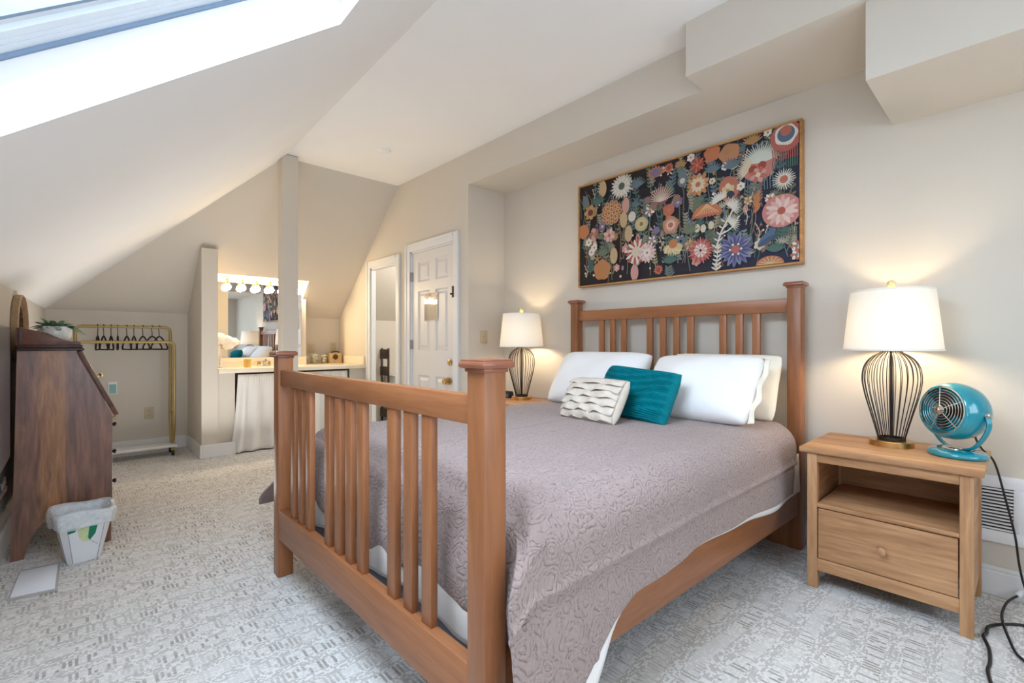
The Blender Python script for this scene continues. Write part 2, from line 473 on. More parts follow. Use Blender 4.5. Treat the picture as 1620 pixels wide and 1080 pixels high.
# door wall: strips between the openings
b = MB()
def strip(y0, y1, z0, t=.055):
    ys = [y0] + ([YH] if y0 < YH < y1 else []) + [y1]
    b.prism([(XD, y0, z0)] + [(XD, y, zf(y)) for y in ys] + [(XD, y1, z0)], (t, 0, 0))
D1 = (3.767, 4.58, 2.17); O1 = (4.885, 5.53, 2.10)
strip(3.546, 3.72, 0, .60); strip(3.72, D1[0], 0); strip(D1[0], D1[1], D1[2]); strip(D1[1], O1[0], 0); strip(O1[0], O1[1], O1[2]); strip(O1[1], YF, 0)
struct(b, 'wall_right', M['wall'])
b = MB(); b.box(XW, XW + .1, YB, 3.56, 0, 2.70); struct(b, 'wall_headboard', M['wall'])
# dropped soffits above the bed recess
b = MB(); b.box(XD, XW + .1, YB, 3.546, 2.667, ZC); struct(b, 'ceiling_soffit', M['wall'])
b = MB(); b.box(2.514, XD, YB, 1.287, 2.667, ZC); struct(b, 'ceiling_soffit_step', M['wall'])
b = MB(); b.box(2.54, XW, YB, .472, 2.325, 2.667); struct(b, 'ceiling_soffit_box', M['wall'])
# room beyond the open doorway
b = MB(); b.poly([(XE, 3.6, 0), (XE, YF, 0), (XE, YF, ZC), (XE, 3.6, ZC)]); b.poly([(XW, 3.66, 0), (XE, 3.66, 0), (XE, 3.66, ZC), (XW, 3.66, ZC)]); struct(b, 'wall_side_room', M['wall'])
# rear wall behind the viewer, with an unseen window added to let in light
b = MB()
WX0, WX1, WZ0, WZ1 = .5, 2.5, .85, 2.2
b.box(-.6, XE, YB - .1, YB, 0, WZ0); b.box(-.6, WX0, YB - .1, YB, WZ0, WZ1); b.box(WX1, XE, YB - .1, YB, WZ0, WZ1); b.box(-.6, XE, YB - .1, YB, WZ1, ZC)
struct(b, 'wall_rear', M['wall'])
w2 = bpy.data.objects.new('added_window', None); C.objects.link(w2); w2['kind'] = 'structure'; INV['added_window'] = Matrix.Identity(4)
b = MB()
for x0, x1, z0, z1 in ((WX0, WX1, WZ0, WZ0 + .06), (WX0, WX1, WZ1 - .06, WZ1), (WX0, WX0 + .06, WZ0 + .06, WZ1 - .06), (WX1 - .06, WX1, WZ0 + .06, WZ1 - .06), (1.47, 1.53, WZ0 + .06, WZ1 - .06)):
    b.box(x0, x1, YB - .08, YB - .03, z0, z1)
b.build('window_frame', M['trim'], w2, 0)
b = MB(); b.box(WX0 + .05, WX1 - .05, YB - .06, YB - .054, WZ0 + .05, WZ1 - .05); b.build('window_pane', M['glass'], w2, 0)

# square post up to the slope
b = MB(); b.box(1.445, 1.588, 4.75, 4.89, 0, 2.965, .006); struct(b, 'pillar', M['wall'])

# baseboards
b = MB()
for y0, y1 in ((YB, YF),):
    b.prism([(xw(y0), y0, 0), (xw(y0) + .016, y0, 0), (xw(y0) + .016, y0, .12), (xw(y0) + .006, y0, .135), (xw(y0), y0, .135)], (xw(y1) - xw(y0), y1 - y0, 0))
struct(b, 'baseboard_left', M['trim'])
b = MB(); b.box(xw(YF) + .016, .955, YF - .016, YF, 0, .135, .004); struct(b, 'baseboard_far', M['trim'])
b = MB(); b.box(.939, .955, 5.674, YF - .016, 0, .135, .004); b.box(.955, 1.262, 5.674, 5.69, 0, .135, .004); struct(b, 'baseboard_stub', M['trim'])
b = MB(); b.box(XW - .016, XW, YB, 3.546, 0, .115, .004); b.box(XW - .010, XW, YB, 3.546, .115, .135, .003); struct(b, 'baseboard_headboard', M['trim'])
b = MB(); b.box(XD - .016, XD, 4.68, 4.78, 0, .135, .004); b.box(XD - .016, XD, 3.546, 3.69, 0, .135, .004); struct(b, 'baseboard_right', M['trim'])

# door casings
def casing(name, y0, y1, z, w=.085):
    b = MB()
    for a, c in ((y0 - w, y0), (y1, y1 + w)):
        b.box(XD - .02, XD, a, c, 0, z + w, .004)
        b.box(XD - .028, XD - .02, a if a < y0 else c - .03, a + .03 if a < y0 else c, 0, z + w, .003)
    b.box(XD - .02, XD, y0, y1, z, z + w, .004); b.box(XD - .028, XD - .02, y0, y1, z + w - .03, z + w, .003)
    b.box(XD, XD + .055, y0, y0 + .018, 0, z); b.box(XD, XD + .055, y1 - .018, y1, 0, z); b.box(XD, XD + .055, y0, y1, z - .018, z)
    return struct(b, name, M['trim'])
casing('trim_1', D1[0], D1[1], D1[2]); casing('trim_2', O1[0], O1[1], O1[2])

# six-panel door
dr = bpy.data.objects.new('door_1', None); C.objects.link(dr); dr['kind'] = 'structure'; INV['door_1'] = Matrix.Identity(4)
y0, y1, zt = D1[0] + .02, D1[1] - .02, D1[2] - .02
xf_ = XD + .012
cols = [(y0 + .105, y0 + .335), (y1 - .335, y1 - .105)]
rows = [(.20, .835), (1.10, 1.735), (1.835, 2.055)]
b = MB()
yb = [y0, cols[0][0], cols[0][1], cols[1][0], cols[1][1], y1]
for i in (0, 2, 4): b.box(xf_, xf_ + .035, yb[i], yb[i + 1], .012, zt)
for c0, c1 in cols:
    zz = [.012] + [v for r in rows for v in r] + [zt]
    for i in range(0, len(zz), 2): b.box(xf_, xf_ + .035, c0, c1, zz[i], zz[i + 1])
b.build('door_leaf', M['door'], dr, 0)
for c0, c1 in cols:
    for r0, r1 in rows:
        b = MB(); b.box(xf_ + .014, xf_ + .02, c0, c1, r0, r1)
        def pr(i, x): return [(x, c0 + i, r0 + i), (x, c1 - i, r0 + i), (x, c1 - i, r1 - i), (x, c0 + i, r1 - i)]
        for A, Bq in ((pr(0, xf_), pr(.014, xf_ + .013)), (pr(.03, xf_ + .013), pr(.055, xf_ + .003))):
            for k in range(4): b.poly([A[k], A[(k + 1) % 4], Bq[(k + 1) % 4], Bq[k]])
        b.poly(pr(.055, xf_ + .003)); b.build('door_panel', M['door'], dr, 0)
RX = Matrix.Rotation(-PI / 2, 4, 'Y')          # lathe axis pointing at the viewer's side of the door (-x)
b = MB(); b.lathe([(.0, .012), (.036, .012), (.034, .0), (.034, -.002)], (XD - .0, 3.862, .80), 24, Matrix.Rotation(PI / 2, 4, 'Y') @ Matrix.Scale(-1, 4, (0, 0, 1)))
b.lathe([(.034, 0), (.032, .01), (.012, .014), (.012, .035), (.026, .045), (.032, .06), (.028, .074), (.0, .08)], (XD + .012, 3.862, .80), 24, RX); b.build('door_knob', M['brass'], dr)
b = MB(); b.lathe([(.032, 0), (.03, .012), (.02, .016), (.018, .026), (.0, .028)], (XD + .012, 3.85, .985), 24, RX); b.build('deadbolt', M['brass'], dr)
for z in (1.90, 1.16, .25):
    b = MB(); b.box(XD - .004, XD + .014, D1[1] - .03, D1[1] + .004, z - .05, z + .05, .003); b.tube([(XD - .006, D1[1] - .006, z - .052), (XD - .006, D1[1] - .006, z + .052)], .006); b.build('hinge', M['grey'], dr)
b = MB(); b.box(XD - .026, XD + .01, D1[0] - .016, D1[0] + .012, 1.62, 1.73, .004); b.box(XD - .05, XD - .02, D1[0] - .01, D1[0] + .008, 1.645, 1.662, .003); b.build('door_latch', M['black'], dr)
# ------------------------------------------------------------------ bed
bed = thing('bed', 'mission style cherry wood bed with slatted headboard and slatted footboard', 'bed', (1.9, 1.735, 0))
def post(x0, y0, z, w=.074):
    b = MB(); b.box(x0, x0 + w, y0, y0 + w, 0, z - .03, .006)
    o = b.build('post', M['bed_z'], bed, 30)
    b = MB(); b.box(x0 - .004, x0 + w + .004, y0 - .004, y0 + w + .004, z - .034, z - .022, .003)
    b.box(x0 - .018, x0 + w + .018, y0 - .018, y0 + w + .018, z - .024, z - .004, .008); b.box(x0 - .012, x0 + w + .012, y0 - .012, y0 + w + .012, z - .006, z, .003)
    b.build('post_cap', M['cap'], o, 30)
    return o
FX = .751
post(FX, .913, 1.138); post(FX, 2.537, 1.138)
post(3.03, .862, 1.53); post(3.03, 2.49, 1.53)
b = MB(); b.box(FX + .01, FX + .046, .985, 2.54, .965, 1.043, .004); b.build('top_rail', M['bed_y'], bed, 30)
b = MB(); b.box(FX + .002, FX + .042, .985, 2.54, .195, .342, .004); b.build('bottom_rail', M['bed_y'], bed, 30)
for y in (2.375, 2.275, 2.175, 1.957, 1.853, 1.752, 1.648, 1.419, 1.312, 1.206):
    b = MB(); b.box(FX + .016, FX + .04, y - .027, y + .027, .340, .968, .003); b.build('slat', M['bed_z'], bed, 30)
b = MB(); b.box(3.05, 3.085, .934, 2.493, 1.358, 1.44, .004); b.build('top_rail', M['bed_y'], bed, 30)
b = MB(); b.box(3.05, 3.085, .934, 2.493, .30, .46, .004); b.build('bottom_rail', M['bed_y'], bed, 30)
for y in (2.271, 2.166, 2.065, 1.844, 1.74, 1.638, 1.535, 1.317, 1.215, 1.114):
    b = MB(); b.box(3.056, 3.078, y - .023, y + .023, .455, 1.362, .003); b.build('slat', M['bed_z'], bed, 30)
for ya, yb_ in ((.925, .870), (2.565, 2.522)):
    b = MB(); b.prism([(FX + .07, ya, .205), (3.035, yb_, .205), (3.035, yb_ + .03, .205), (FX + .07, ya + .03, .205)], (0, 0, .16), .003); b.build('side_rail', M['bed_x'], bed, 30)
b = MB(); b.box(3.04, 3.078, .936, 1.05, .0, .205, .004); b.build('leg_block', M['bed_z'], bed, 30)
b = MB(); b.box(3.04, 3.078, 2.38, 2.49, .0, .205, .004); b.build('leg_block', M['bed_z'], bed, 30)

b = MB(); b.box(.885, 3.03, .96, 2.51, .205, .395, .03); o = b.build('box_spring', M['boxspring'], None, 40)
tag(o, 'grey box spring low inside the cherry bed frame', 'box spring')
b = MB(); b.box(.945, 3.03, .935, 2.53, .398, .705, .10, seg=5); o = b.build('mattress', M['mattress'], None, 60)
tag(o, 'white mattress under the mauve quilt', 'mattress')

# ---- quilt: top and hanging sides as one sheet, plus the fold over the foot end
ZT = .735
def hem_r(x):
    pts = [(.74, .10), (.86, .13), (.97, .19), (1.03, .245), (1.10, .295), (1.19, .345), (1.32, .385), (1.73, .397), (2.3, .388), (2.7, .372), (2.93, .366)]
    for (a, za), (c, zc) in zip(pts, pts[1:]):
        if x <= c:
            t = max(0, (x - a) / (c - a)); return za + (zc - za) * t
    return pts[-1][1]
def hem_l(x): return .38 - .09 * (1 - sm(.78, 1.1, x))
def ysec(s, x, hem, sgn, drop=0, out=0):
    """s in 0..1 from the crown of the bed to the hem on one side: returns y, z"""
    yc = 1.735; half = .885; r = .14
    flat = half - r; arc = r * PI / 2; hang = max(.02, ZT - r - hem + drop)
    L = flat + arc + hang; d = s * L
    rip = .008 * math.sin(x * 5.2 + 1) + .006 * math.sin(x * 13)
    if d < flat:
        return yc + sgn * d, ZT + .012 * math.cos(d / flat * PI / 2) + .004 * math.sin(x * 4) * math.cos(d * 5)
    if d < flat + arc:
        a = (d - flat) / r
        return yc + sgn * (flat + r * math.sin(a)), ZT - r * (1 - math.cos(a))
    q = d - flat - arc
    flare = .012 * (q / .35) + rip * min(1, q / .2)
    if sgn < 0: flare += .03 * (1 - sm(.8, 1.25, x)) * min(1, q / .3)
    else: flare += .25 * (1 - sm(.78, 1.15, x)) * min(1, q / .27) ** 1.3
    # raised border band along the side of the quilt
    seam = .009 * math.exp(-((q - .070) / .010) ** 2) - .006 * math.exp(-((q - .092) / .008) ** 2)
    if sgn < 0 and q > .07: seam += .007 * math.exp(-((x - .985 - .45 * (q - .07)) / .010) ** 2)
    return yc + sgn * (half + flare + seam + out), ZT - r - q
def xstart(s, sgn):
    k = sm(.50, .68, s)
    return .915 - (.135 if sgn < 0 else .02) * k - (0 if sgn < 0 else .145) * sm(.72, .97, s) - (.045 if sgn < 0 else 0) * sm(.93, 1, s) * 0
def quilt_side(sgn, hemf):
    def f(u, v):
        s = v
        x0 = xstart(s, sgn); x1 = 2.915 + .02 * math.sin(s * 4) - .05 * sm(.8, 1, s)
        x = x0 + (x1 - x0) * (u ** 1.25)
        y, z = ysec(s, x, hemf(x), sgn)
        # round the crest over the foot end
        if s < .75: z -= .055 * (1 - sm(0, .10, x - x0)) ** 2
        return (x, y, z)
    return f
b = MB()
b.grid(quilt_side(-1, hem_r), 110, 200)
b.grid(quilt_side(1, hem_l), 90, 50)
# foot fold, hanging inside the footboard
def foot(u, v):
    y = .852 + 1.77 * u
    cor = math.exp(-((u - .0) / .035) ** 2) + math.exp(-((1 - u) / .035) ** 2)
    edge = min(1, min(u, 1 - u) / .08)
    z0 = ZT - .055 + .012 - .04 * (1 - edge) ** 2
    zb = .385 - .07 * math.exp(-(u / .12) ** 2) + .02 * math.sin(u * 9 + .5) + .015 * math.sin(u * 23)
    if v < .3:
        a = v / .3 * PI / 2
        return (.915 - .055 * math.sin(a) + 0, y, z0 - .05 * (1 - math.cos(a)))
    q = (v - .3) / .7
    return (.86 - .05 * cor * sm(0, .6, q) - .020 * math.sin(q * PI) + .007 * math.sin(u * 30) * q, y, z0 - .05 + (zb - z0 + .05) * q)
b.grid(foot, 80, 24)
bmesh.ops.remove_doubles(b.bm, verts=b.bm.verts[:], dist=.002)
q = b.build('quilt', M['quilt'], None, 70)
tag(q, 'mauve embroidered quilt spread over the bed with one corner trailing by the footboard', 'quilt')
so = q.modifiers.new('thickness', 'SOLIDIFY'); so.thickness = .009; so.offset = -1

# ---- the white sheet that shows below the quilt hem and at the head end
b = MB()
def sheet_r(u, v):
    x = .99 + 1.99 * u
    low = hem_r(x) - .010 - .085 * math.exp(-((x - 1.08) / .10) ** 2) - .022 * math.exp(-((x - 2.55) / .35) ** 2)
    top = .56
    z = top + (max(.09, low) - top) * v
    qq = max(0, ZT - .14 - z)
    y = 1.735 - .885 + .010 - .012 * (qq / .35) - .03 * (1 - sm(.8, 1.25, x)) * min(1, qq / .3) - (.008 * math.sin(x * 5.2 + 1) + .006 * math.sin(x * 13)) * min(1, qq / .2)
    return (x, y + .004, z)
b.grid(sheet_r, 70, 12)
def sheet_f(u, v):
    y = .99 + 1.5 * u
    return (.866 + .004 * math.sin(u * 40) - .006 * math.sin(v * PI), y, .50 - (.205 + .015 * math.sin(u * 14)) * v)
b.grid(sheet_f, 50, 12)
o = b.build('bed_sheet', M['sheet'], None, 70)
tag(o, 'white bed sheet showing below the hem of the mauve quilt', 'sheet')
o.modifiers.new('thickness', 'SOLIDIFY').thickness = .004

# ---- pillows and cushions
def cushion_mesh(w, h, t, n=30, pinch=.06, seed=0, flange=0.0, pleat=0):
    rnd = random.Random(seed); ph = [rnd.uniform(0, 6.3) for _ in range(8)]
    def surf(sign):
        def f(u, v):
            a = 2 * u - 1; c = 2 * v - 1
            prof = (max(0, 1 - abs(a) ** 3.0) ** .5) * (max(0, 1 - abs(c) ** 2.6) ** .5)
            px = a * w / 2 * (1 - pinch * (1 - c * c) * 1.0 * 0 - pinch * (1 - abs(c) ** 2))
            pz = c * h / 2 * (1 - pinch * (1 - abs(a) ** 2))
            k_ = 1 - .085 * (a * a * c * c) ** 1.5
            px *= k_; pz *= k_
            wob = .02 * math.sin(a * 3 + ph[0]) * math.sin(c * 2.5 + ph[1]) + .006 * math.sin(a * 7 + ph[2] + c * 4)
            cr = .008 * math.sin((a - c) * 12 + ph[3]) * (abs(a) ** 3) * (1 - abs(a)) * 3
            y = sign * (t / 2 * prof * (1 + wob * 6) + cr * prof)
            if pleat: y += sign * .004 * math.sin(c * pleat + 1.2 * math.sin(a * 2.2 + .6) ) * min(1, prof * 2)
            return Vector((px, y, pz))
        return f
    return surf
def place(center, yaw, lean, roll=0):
    """cushion frame: its width runs along world y, its face looks to -x, leaning back by lean"""
    return Matrix.Translation(center) @ Matrix.Rotation(yaw, 4, 'Z') @ Matrix.Rotation(lean, 4, 'Y') @ Matrix.Rotation(roll, 4, 'X') @ Matrix.Rotation(PI / 2, 4, 'Z')
def cushion(name, label, cat, mat, center, w, h, t, yaw=0, lean=0, roll=0, seed=0, pinch=.06, group=None, pleat=0, hemstrip=None, n=36):
    m = place(center, yaw, lean, roll)
    s = cushion_mesh(w, h, t, seed=seed, pinch=pinch, pleat=pleat)
    b = MB()
    nv = 110 if pleat else n
    for sg in (1, -1):
        f = s(sg); b.grid(lambda u, v: m @ f(u, v), n, nv)
    bmesh.ops.remove_doubles(b.bm, verts=b.bm.verts[:], dist=.0008)
    root = thing(name, label, cat, (center[0], center[1], center[2] - h / 2 * math.cos(lean)), 0, group)
    return root, b, m, s

PL = R(38)
root, b, m, s = cushion('pillow', 'large white pillow leaning on the headboard behind the oatmeal ruffled cushion', 'pillow', M['pillow'], (2.745, 2.07, .925), .78, .47, .22, R(2), PL, R(0), 3)
b.build('pillowcase', M['pillow'], root, 80)
root, b, m, s = cushion('pillow', 'large white pillow leaning on the headboard to the right of the teal cushion', 'pillow', M['pillow'], (2.69, 1.30, .920), .70, .46, .22, R(-3), PL, R(-1), 5)
b.build('pillowcase', M['pillow'], root, 80)
b = MB()
for k in range(1):
    # hemmed open end of the pillowcase
    def fl(u, v):
        c = 2 * u - 1
        a = -1.0 - .08 * v + .012 * math.sin(c * 9 + v)
        return m @ Vector((a * .35 + .02, .012 * math.sin(c * 7) * v, c * .215 * (1 - .05 * v) * (.97)))
    b.grid(fl, 30, 5)
b.build('pillowcase_hem', M['pillow_cream'], root, 80).modifiers.new('t', 'SOLIDIFY').thickness = .006
root, b, m, s = cushion('pillow', 'cream pillow tucked upright between the headboard and the right white pillow', 'pillow', M['pillow_cream'], (2.925, 1.275, .925), .70, .42, .12, R(0), R(22), R(0), 9)
b.build('pillowcase', M['pillow_cream'], root, 80)

root, b, m, s = cushion('throw_cushion', 'teal pleated velvet cushion in front of the white pillows', 'cushion', M['teal_cloth'], (2.40, 1.535, .885), .54, .33, .16, R(-3), R(27), R(4), 11, .07, None, 92)
b.build('cushion_cover', M['teal_cloth'], root, 80)

root, b, m, s = cushion('throw_cushion', 'oatmeal cushion with rows of ruffles in front of the teal cushion', 'cushion', M['ruffle'], (2.175, 1.665, .855), .445, .285, .13, R(-6), R(32), R(-1), 13, .05)
b.build('cushion_cover', M['ruffle'], root, 80)
fs = s(1)
for k in range(6):
    b = MB(); vt = .95 - k * .155
    def rf(u, v, k=k, vt=vt):
        uu = .03 + .94 * u
        wv = .018 * math.sin(u * (11 + 2 * k) + k * 1.7) + .008 * math.sin(u * 27 + k)
        vv = vt - v * (.185 + wv)
        p = fs(uu, max(0.02, vv))
        off = .004 + .012 * v + .008 * v * math.sin(u * (15 + 2 * k) + k * 2.1)
        return m @ (p + Vector((0, off, 0)))
    b.grid(rf, 70, 5)
    b.build('ruffle', M['ruffle'], root, 80).modifiers.new('t', 'SOLIDIFY').thickness = .002
# ------------------------------------------------------------------ nightstands
def make_nightstand(x0, x1, y0, y1, zt, label):
    t = thing('nightstand', label, 'nightstand', ((x0 + x1) / 2, (y0 + y1) / 2, 0))
    b = MB(); b.box(x0, x1, y0, y1, zt - .024, zt, .003); b.build('top', M['oak_y'], t, 30)
    fx0, fx1, fy0, fy1 = x0 + .016, x1 - .02, y0 + .03, y1 - .03; lw = .042; zl = zt - .024
    for yy in (fy0, fy1 - lw):
        for xx in (fx0, fx1 - lw):
            b = MB(); b.box(xx, xx + lw, yy, yy + lw, 0, zl, .003); b.build('leg', M['oak_z'], t, 30)
    for yy in (fy0 + .008, fy1 - .026):
        b = MB(); b.box(fx0 + lw, fx1 - lw, yy, yy + .018, .10, zl); b.build('side_panel', M['oak_x'], t, 0)
    b = MB(); b.box(fx1 - .03, fx1 - .02, fy0 + lw, fy1 - lw, .10, zl); b.build('back_panel', M['oak_y'], t, 0)
    b = MB(); b.box(fx0 + .004, fx0 + .024, fy0 + lw, fy1 - lw, zl - .045, zl, .002); b.build('top_rail', M['oak_y'], t, 30)
    b = MB(); b.box(fx0 + .002, fx1 - .03, fy0 + lw, fy1 - lw, zt - .284, zt - .264, .002); b.build('shelf', M['oak_y'], t, 30)
    b = MB(); b.box(fx0 + .003, fx0 + .023, fy0 + lw, fy1 - lw, .087, .145, .002); b.build('apron', M['oak_y'], t, 30)
    b = MB(); b.box(fx0 + .004, fx0 + .022, fy0 + lw + .004, fy1 - lw - .004, .149, zt - .289, .002)
    b.box(fx0 + .022, fx1 - .05, fy0 + lw + .014, fy0 + lw + .024, .16, zt - .33); b.box(fx0 + .022, fx1 - .05, fy1 - lw - .024, fy1 - lw - .014, .16, zt - .33)
    d = b.build('drawer', M['oak_y'], t, 30)
    b = MB(); b.lathe([(0, -.002), (.008, -.002), (.008, .012), (.017, .016), (.017, .026), (.012, .029), (0, .029)], (fx0 + .004, (fy0 + fy1) / 2, .262), 20, Matrix.Rotation(-PI / 2, 4, 'Y'))
    b.build('knob', M['oak_z'], d)
    return t
ns = make_nightstand(2.605, 3.145, .107, .75, .675, 'light oak nightstand with open shelf and drawer under the teal fan')
ns2 = copy_tree(ns); ns2.location = (2.875, 3.02, 0); ns2['label'] = 'light oak nightstand on the far side of the bed by the light switch'

# ------------------------------------------------------------------ lamps
def make_lamp(x, y, z):
    t = thing('table_lamp', 'black wire table lamp with white drum shade beside the teal fan', 'lamp', (x, y, z))
    b = MB(); b.lathe([(0, z), (.088, z), (.088, z + .003), (.088, z + .026), (.085, z + .029), (0, z + .029)], (x, y, 0), 48); b.build('base', M['brass'], t)
    prof = [(.052, .034), (.056, .05), (.068, .10), (.086, .17), (.104, .24), (.115, .30), (.117, .34), (.110, .385), (.092, .42), (.068, .443), (.047, .456), (.040, .468)]
    pp = catmull([(r, 0, h) for r, h in prof], 3)
    b = MB()
    for k in range(28):
        a = 2 * PI * k / 28
        b.tube([(x + p.x * math.cos(a), y + p.x * math.sin(a), z + p.z) for p in pp], .0019, 5)
    b.lathe([(.046, z + .029), (.056, z + .029), (.056, z + .042), (.046, z + .042)], (x, y, 0), 32, closed=True)
    b.lathe([(.030, z + .462), (.043, z + .462), (.043, z + .472), (.030, z + .472)], (x, y, 0), 32, closed=True)
    b.build('wire_cage', M['wire'], t)
    b = MB(); b.tube([(x, y, z + .025), (x, y, z + .50)], .006, 10); b.tube([(x, y, z + .468), (x, y, z + .49)], .013, 12)
    for a in (0, 2.1, 4.2): b.tube([(x, y, z + .467), (x + .04 * math.cos(a), y + .04 * math.sin(a), z + .467)], .003, 5)
    b.build('stem', M['wire'], t)
    b = MB()
    for sg in (1, -1): b.tube(catmull([(x + sg * .01, y, z + .49), (x + sg * .05, y, z + .56), (x + sg * .045, y, z + .68), (x, y, z + .755)], 6), .002, 6)
    for a in (0, 2.1, 4.2): b.tube([(x, y, z + .752), (x + .163 * math.cos(a), y + .163 * math.sin(a), z + .760)], .002, 6)
    b.build('harp', M['brass'], t)
    b = MB(); b.lathe([(.196, z + .470), (.166, z + .762)], (x, y, 0), 64); o = b.build('lamp_shade', M['shade'], t)
    for r, h in ((.1965, .472), (.1665, .760)):
        b = MB(); b.lathe([(r - .001, z + h - .005), (r + .0012, z + h - .005), (r + .0012, z + h + .004), (r - .001, z + h + .004)], (x, y, 0), 64, closed=True)
        b.build('shade_trim', M['shade'], o)
    b = MB(); b.lathe([(0, z + .755), (.007, z + .757), (.005, z + .768), (.012, z + .774), (.018, z + .785), (.019, z + .796), (.014, z + .808), (0, z + .814)], (x, y, 0), 20); b.build('finial', M['crystal'], t)
    b = MB(); b.lathe([(0, z + .51), (.018, z + .52), (.030, z + .575), (.028, z + .60), (0, z + .625)], (x, y, 0), 16); b.build('bulb', M['lampbulb'], t)
    return t
lamp = make_lamp(2.955, .446, .675)
lamp2 = copy_tree(lamp); lamp2.location = (2.935, 3.05, .675); lamp2['label'] = 'black wire table lamp with white drum shade on the far nightstand by the light switch'

# dark clock by the far lamp
t = thing('alarm_clock', 'small black alarm clock beside the far lamp', 'clock', (2.95, 3.25, .675))
b = MB(); b.prism([(2.91, 3.19, .675), (2.98, 3.19, .675), (2.965, 3.19, .735), (2.925, 3.19, .735)], (0, .11, 0), .006); b.build('case', M['black'], t, 30)
b = MB(); b.prism([(2.9125, 3.205, .685), (2.9185, 3.205, .709), (2.9165, 3.205, .7095), (2.9105, 3.205, .6855)], (0, .08, 0)); b.build('display', M['steel'], t, 0)

# ------------------------------------------------------------------ teal fan
fc = Vector((2.895, .205, 0)); zb = .675
t = thing('desk_fan', 'glossy teal retro fan with chrome grille on the oak nightstand', 'fan', (fc.x, fc.y, zb))
fdir = Vector((-.76, .64, .10)).normalized()
side = Vector((0, 0, 1)).cross(fdir).normalized(); up = fdir.cross(side)
ctr = Vector((fc.x, fc.y, zb + .199))
MF = Matrix.Translation(ctr) @ Matrix((side, up, fdir)).transposed().to_4x4()      # local z = the way the fan blows
b = MB()
b.lathe([(.002, -.088), (.055, -.084), (.095, -.064), (.116, -.034), (.125, 0), (.126, .022), (.123, .046), (.116, .066), (.110, .074), (.105, .075), (.1015, .070), (.098, .04), (.0, .01)], (0, 0, 0), 56)
b.bm.transform(MF); b.build('housing', M['fan_teal'], t, 50)
b = MB()
b.lathe([(.099, .066), (.1045, .069), (.1045, .074), (.099, .074)], (0, 0, 0), 48, closed=True)
for r in (.030, .042, .054, .066, .078, .089): b.tube([(r * math.cos(a * PI / 20), r * math.sin(a * PI / 20), .073 + .008 * (1 - r / .1)) for a in range(40)], .0014, 6, True)
for k in range(5):
    a = k * 2 * PI / 5 + .5
    b.tube([(.018 * math.cos(a), .018 * math.sin(a), .082), (.102 * math.cos(a), .102 * math.sin(a), .072)], .0017, 6)
b.bm.transform(MF); g = b.build('grille', M['chrome'], t)
b = MB(); b.lathe([(0, .090), (.012, .090), (.021, .085), (.022, .076), (0, .076)], (0, 0, 0), 28); b.bm.transform(MF); b.build('grille_hub', M['chrome'], g)
b = MB(); b.lathe([(0, .055), (.022, .055), (.024, .02), (0, .02)], (0, 0, 0), 24)
for k in range(3):
    a = k * 2 * PI / 3
    def bl(u, v, a=a):
        r = .02 + .07 * u; an = a + (v - .5) * (1.3 - .3 * u)
        return (r * math.cos(an), r * math.sin(an), .040 + .02 * (v - .5))
    b.grid(bl, 6, 8)
b.bm.transform(MF); b.build('blades', M['black'], t, 60)
b = MB()
piv = .129
pts = [ctr + side * piv, ctr + side * (piv + .006) - Vector((0, 0, .05)), ctr + side * .105 - Vector((0, 0, .112)), ctr + side * .06 - Vector((0, 0, .155)), ctr + side * 0 - Vector((0, 0, .165)),
       ctr - side * .06 - Vector((0, 0, .155)), ctr - side * .105 - Vector((0, 0, .112)), ctr - side * (piv + .006) - Vector((0, 0, .05)), ctr - side * piv]
cc = catmull(pts, 6)
for dz in (-.006, -.002, .002, .006): b.tube([p + fdir * dz * 1.0 for p in cc], .0052, 6)
b.build('yoke', M['fan_teal'], t, 60)
for sg in (1, -1):
    b = MB(); b.lathe([(.0, .018), (.007, .017), (.011, .01), (.011, 0), (.0, 0)], ctr + side * sg * (piv - .004), 16, Vector((0, 0, 1)).rotation_difference(side * sg).to_matrix().to_4x4()); b.build('pivot_knob', M['chrome'], t)
# oval domed foot
b = MB()
fl2 = Vector((fdir.x, fdir.y, 0)).normalized()
def foot_ring(sc, h): return [Vector((fc.x, fc.y, zb + h)) + fl2 * (.098 * sc * math.cos(a)) + side * (.108 * sc * math.sin(a)) for a in [2 * PI * k / 40 for k in range(40)]]
rings = [foot_ring(s_, h_) for s_, h_ in ((.0, .003), (.97, .003), (1.0, .007), (1.0, .014), (.96, .022), (.86, .029), (.5, .034), (.0, .034))]
vr = [[b.bm.verts.new(p) for p in r_] for r_ in rings]
for i in range(len(vr) - 1):
    for k in range(40): b.bm.faces.new((vr[i][k], vr[i][(k + 1) % 40], vr[i + 1][(k + 1) % 40], vr[i + 1][k]))
ft = b.build('foot', M['fan_teal'], t, 50)
b = MB(); b.box(-.045, .045, -.022, .022, .028, .044, .008); b.bm.transform(Matrix.Translation((fc.x, fc.y, zb)) @ Matrix((side, fl2, Vector((0, 0, 1)))).transposed().to_4x4() @ Matrix.Translation((0, .035, 0))); b.build('control_plate', M['chrome'], ft)
b = MB(); b.lathe([(.0, 0), (.094, 0), (.096, .004), (0, .004)], (fc.x, fc.y, zb), 32); b.build('foot_pad', M['black'], ft)
cord = catmull([ctr - fdir * .10 - Vector((0, 0, .05)), (3.02, .155, .76), (3.08, .136, .692), (3.11, .095, .63), (3.115, .060, .47), (3.115, .03, .31), (3.12, .018, .19), (3.125, .0, .085), (3.12, -.03, .012), (3.08, -.10, .006)], 8)
b = MB(); b.tube(cord, .0042, 8); b.build('power_cord', M['black'], t, 60)

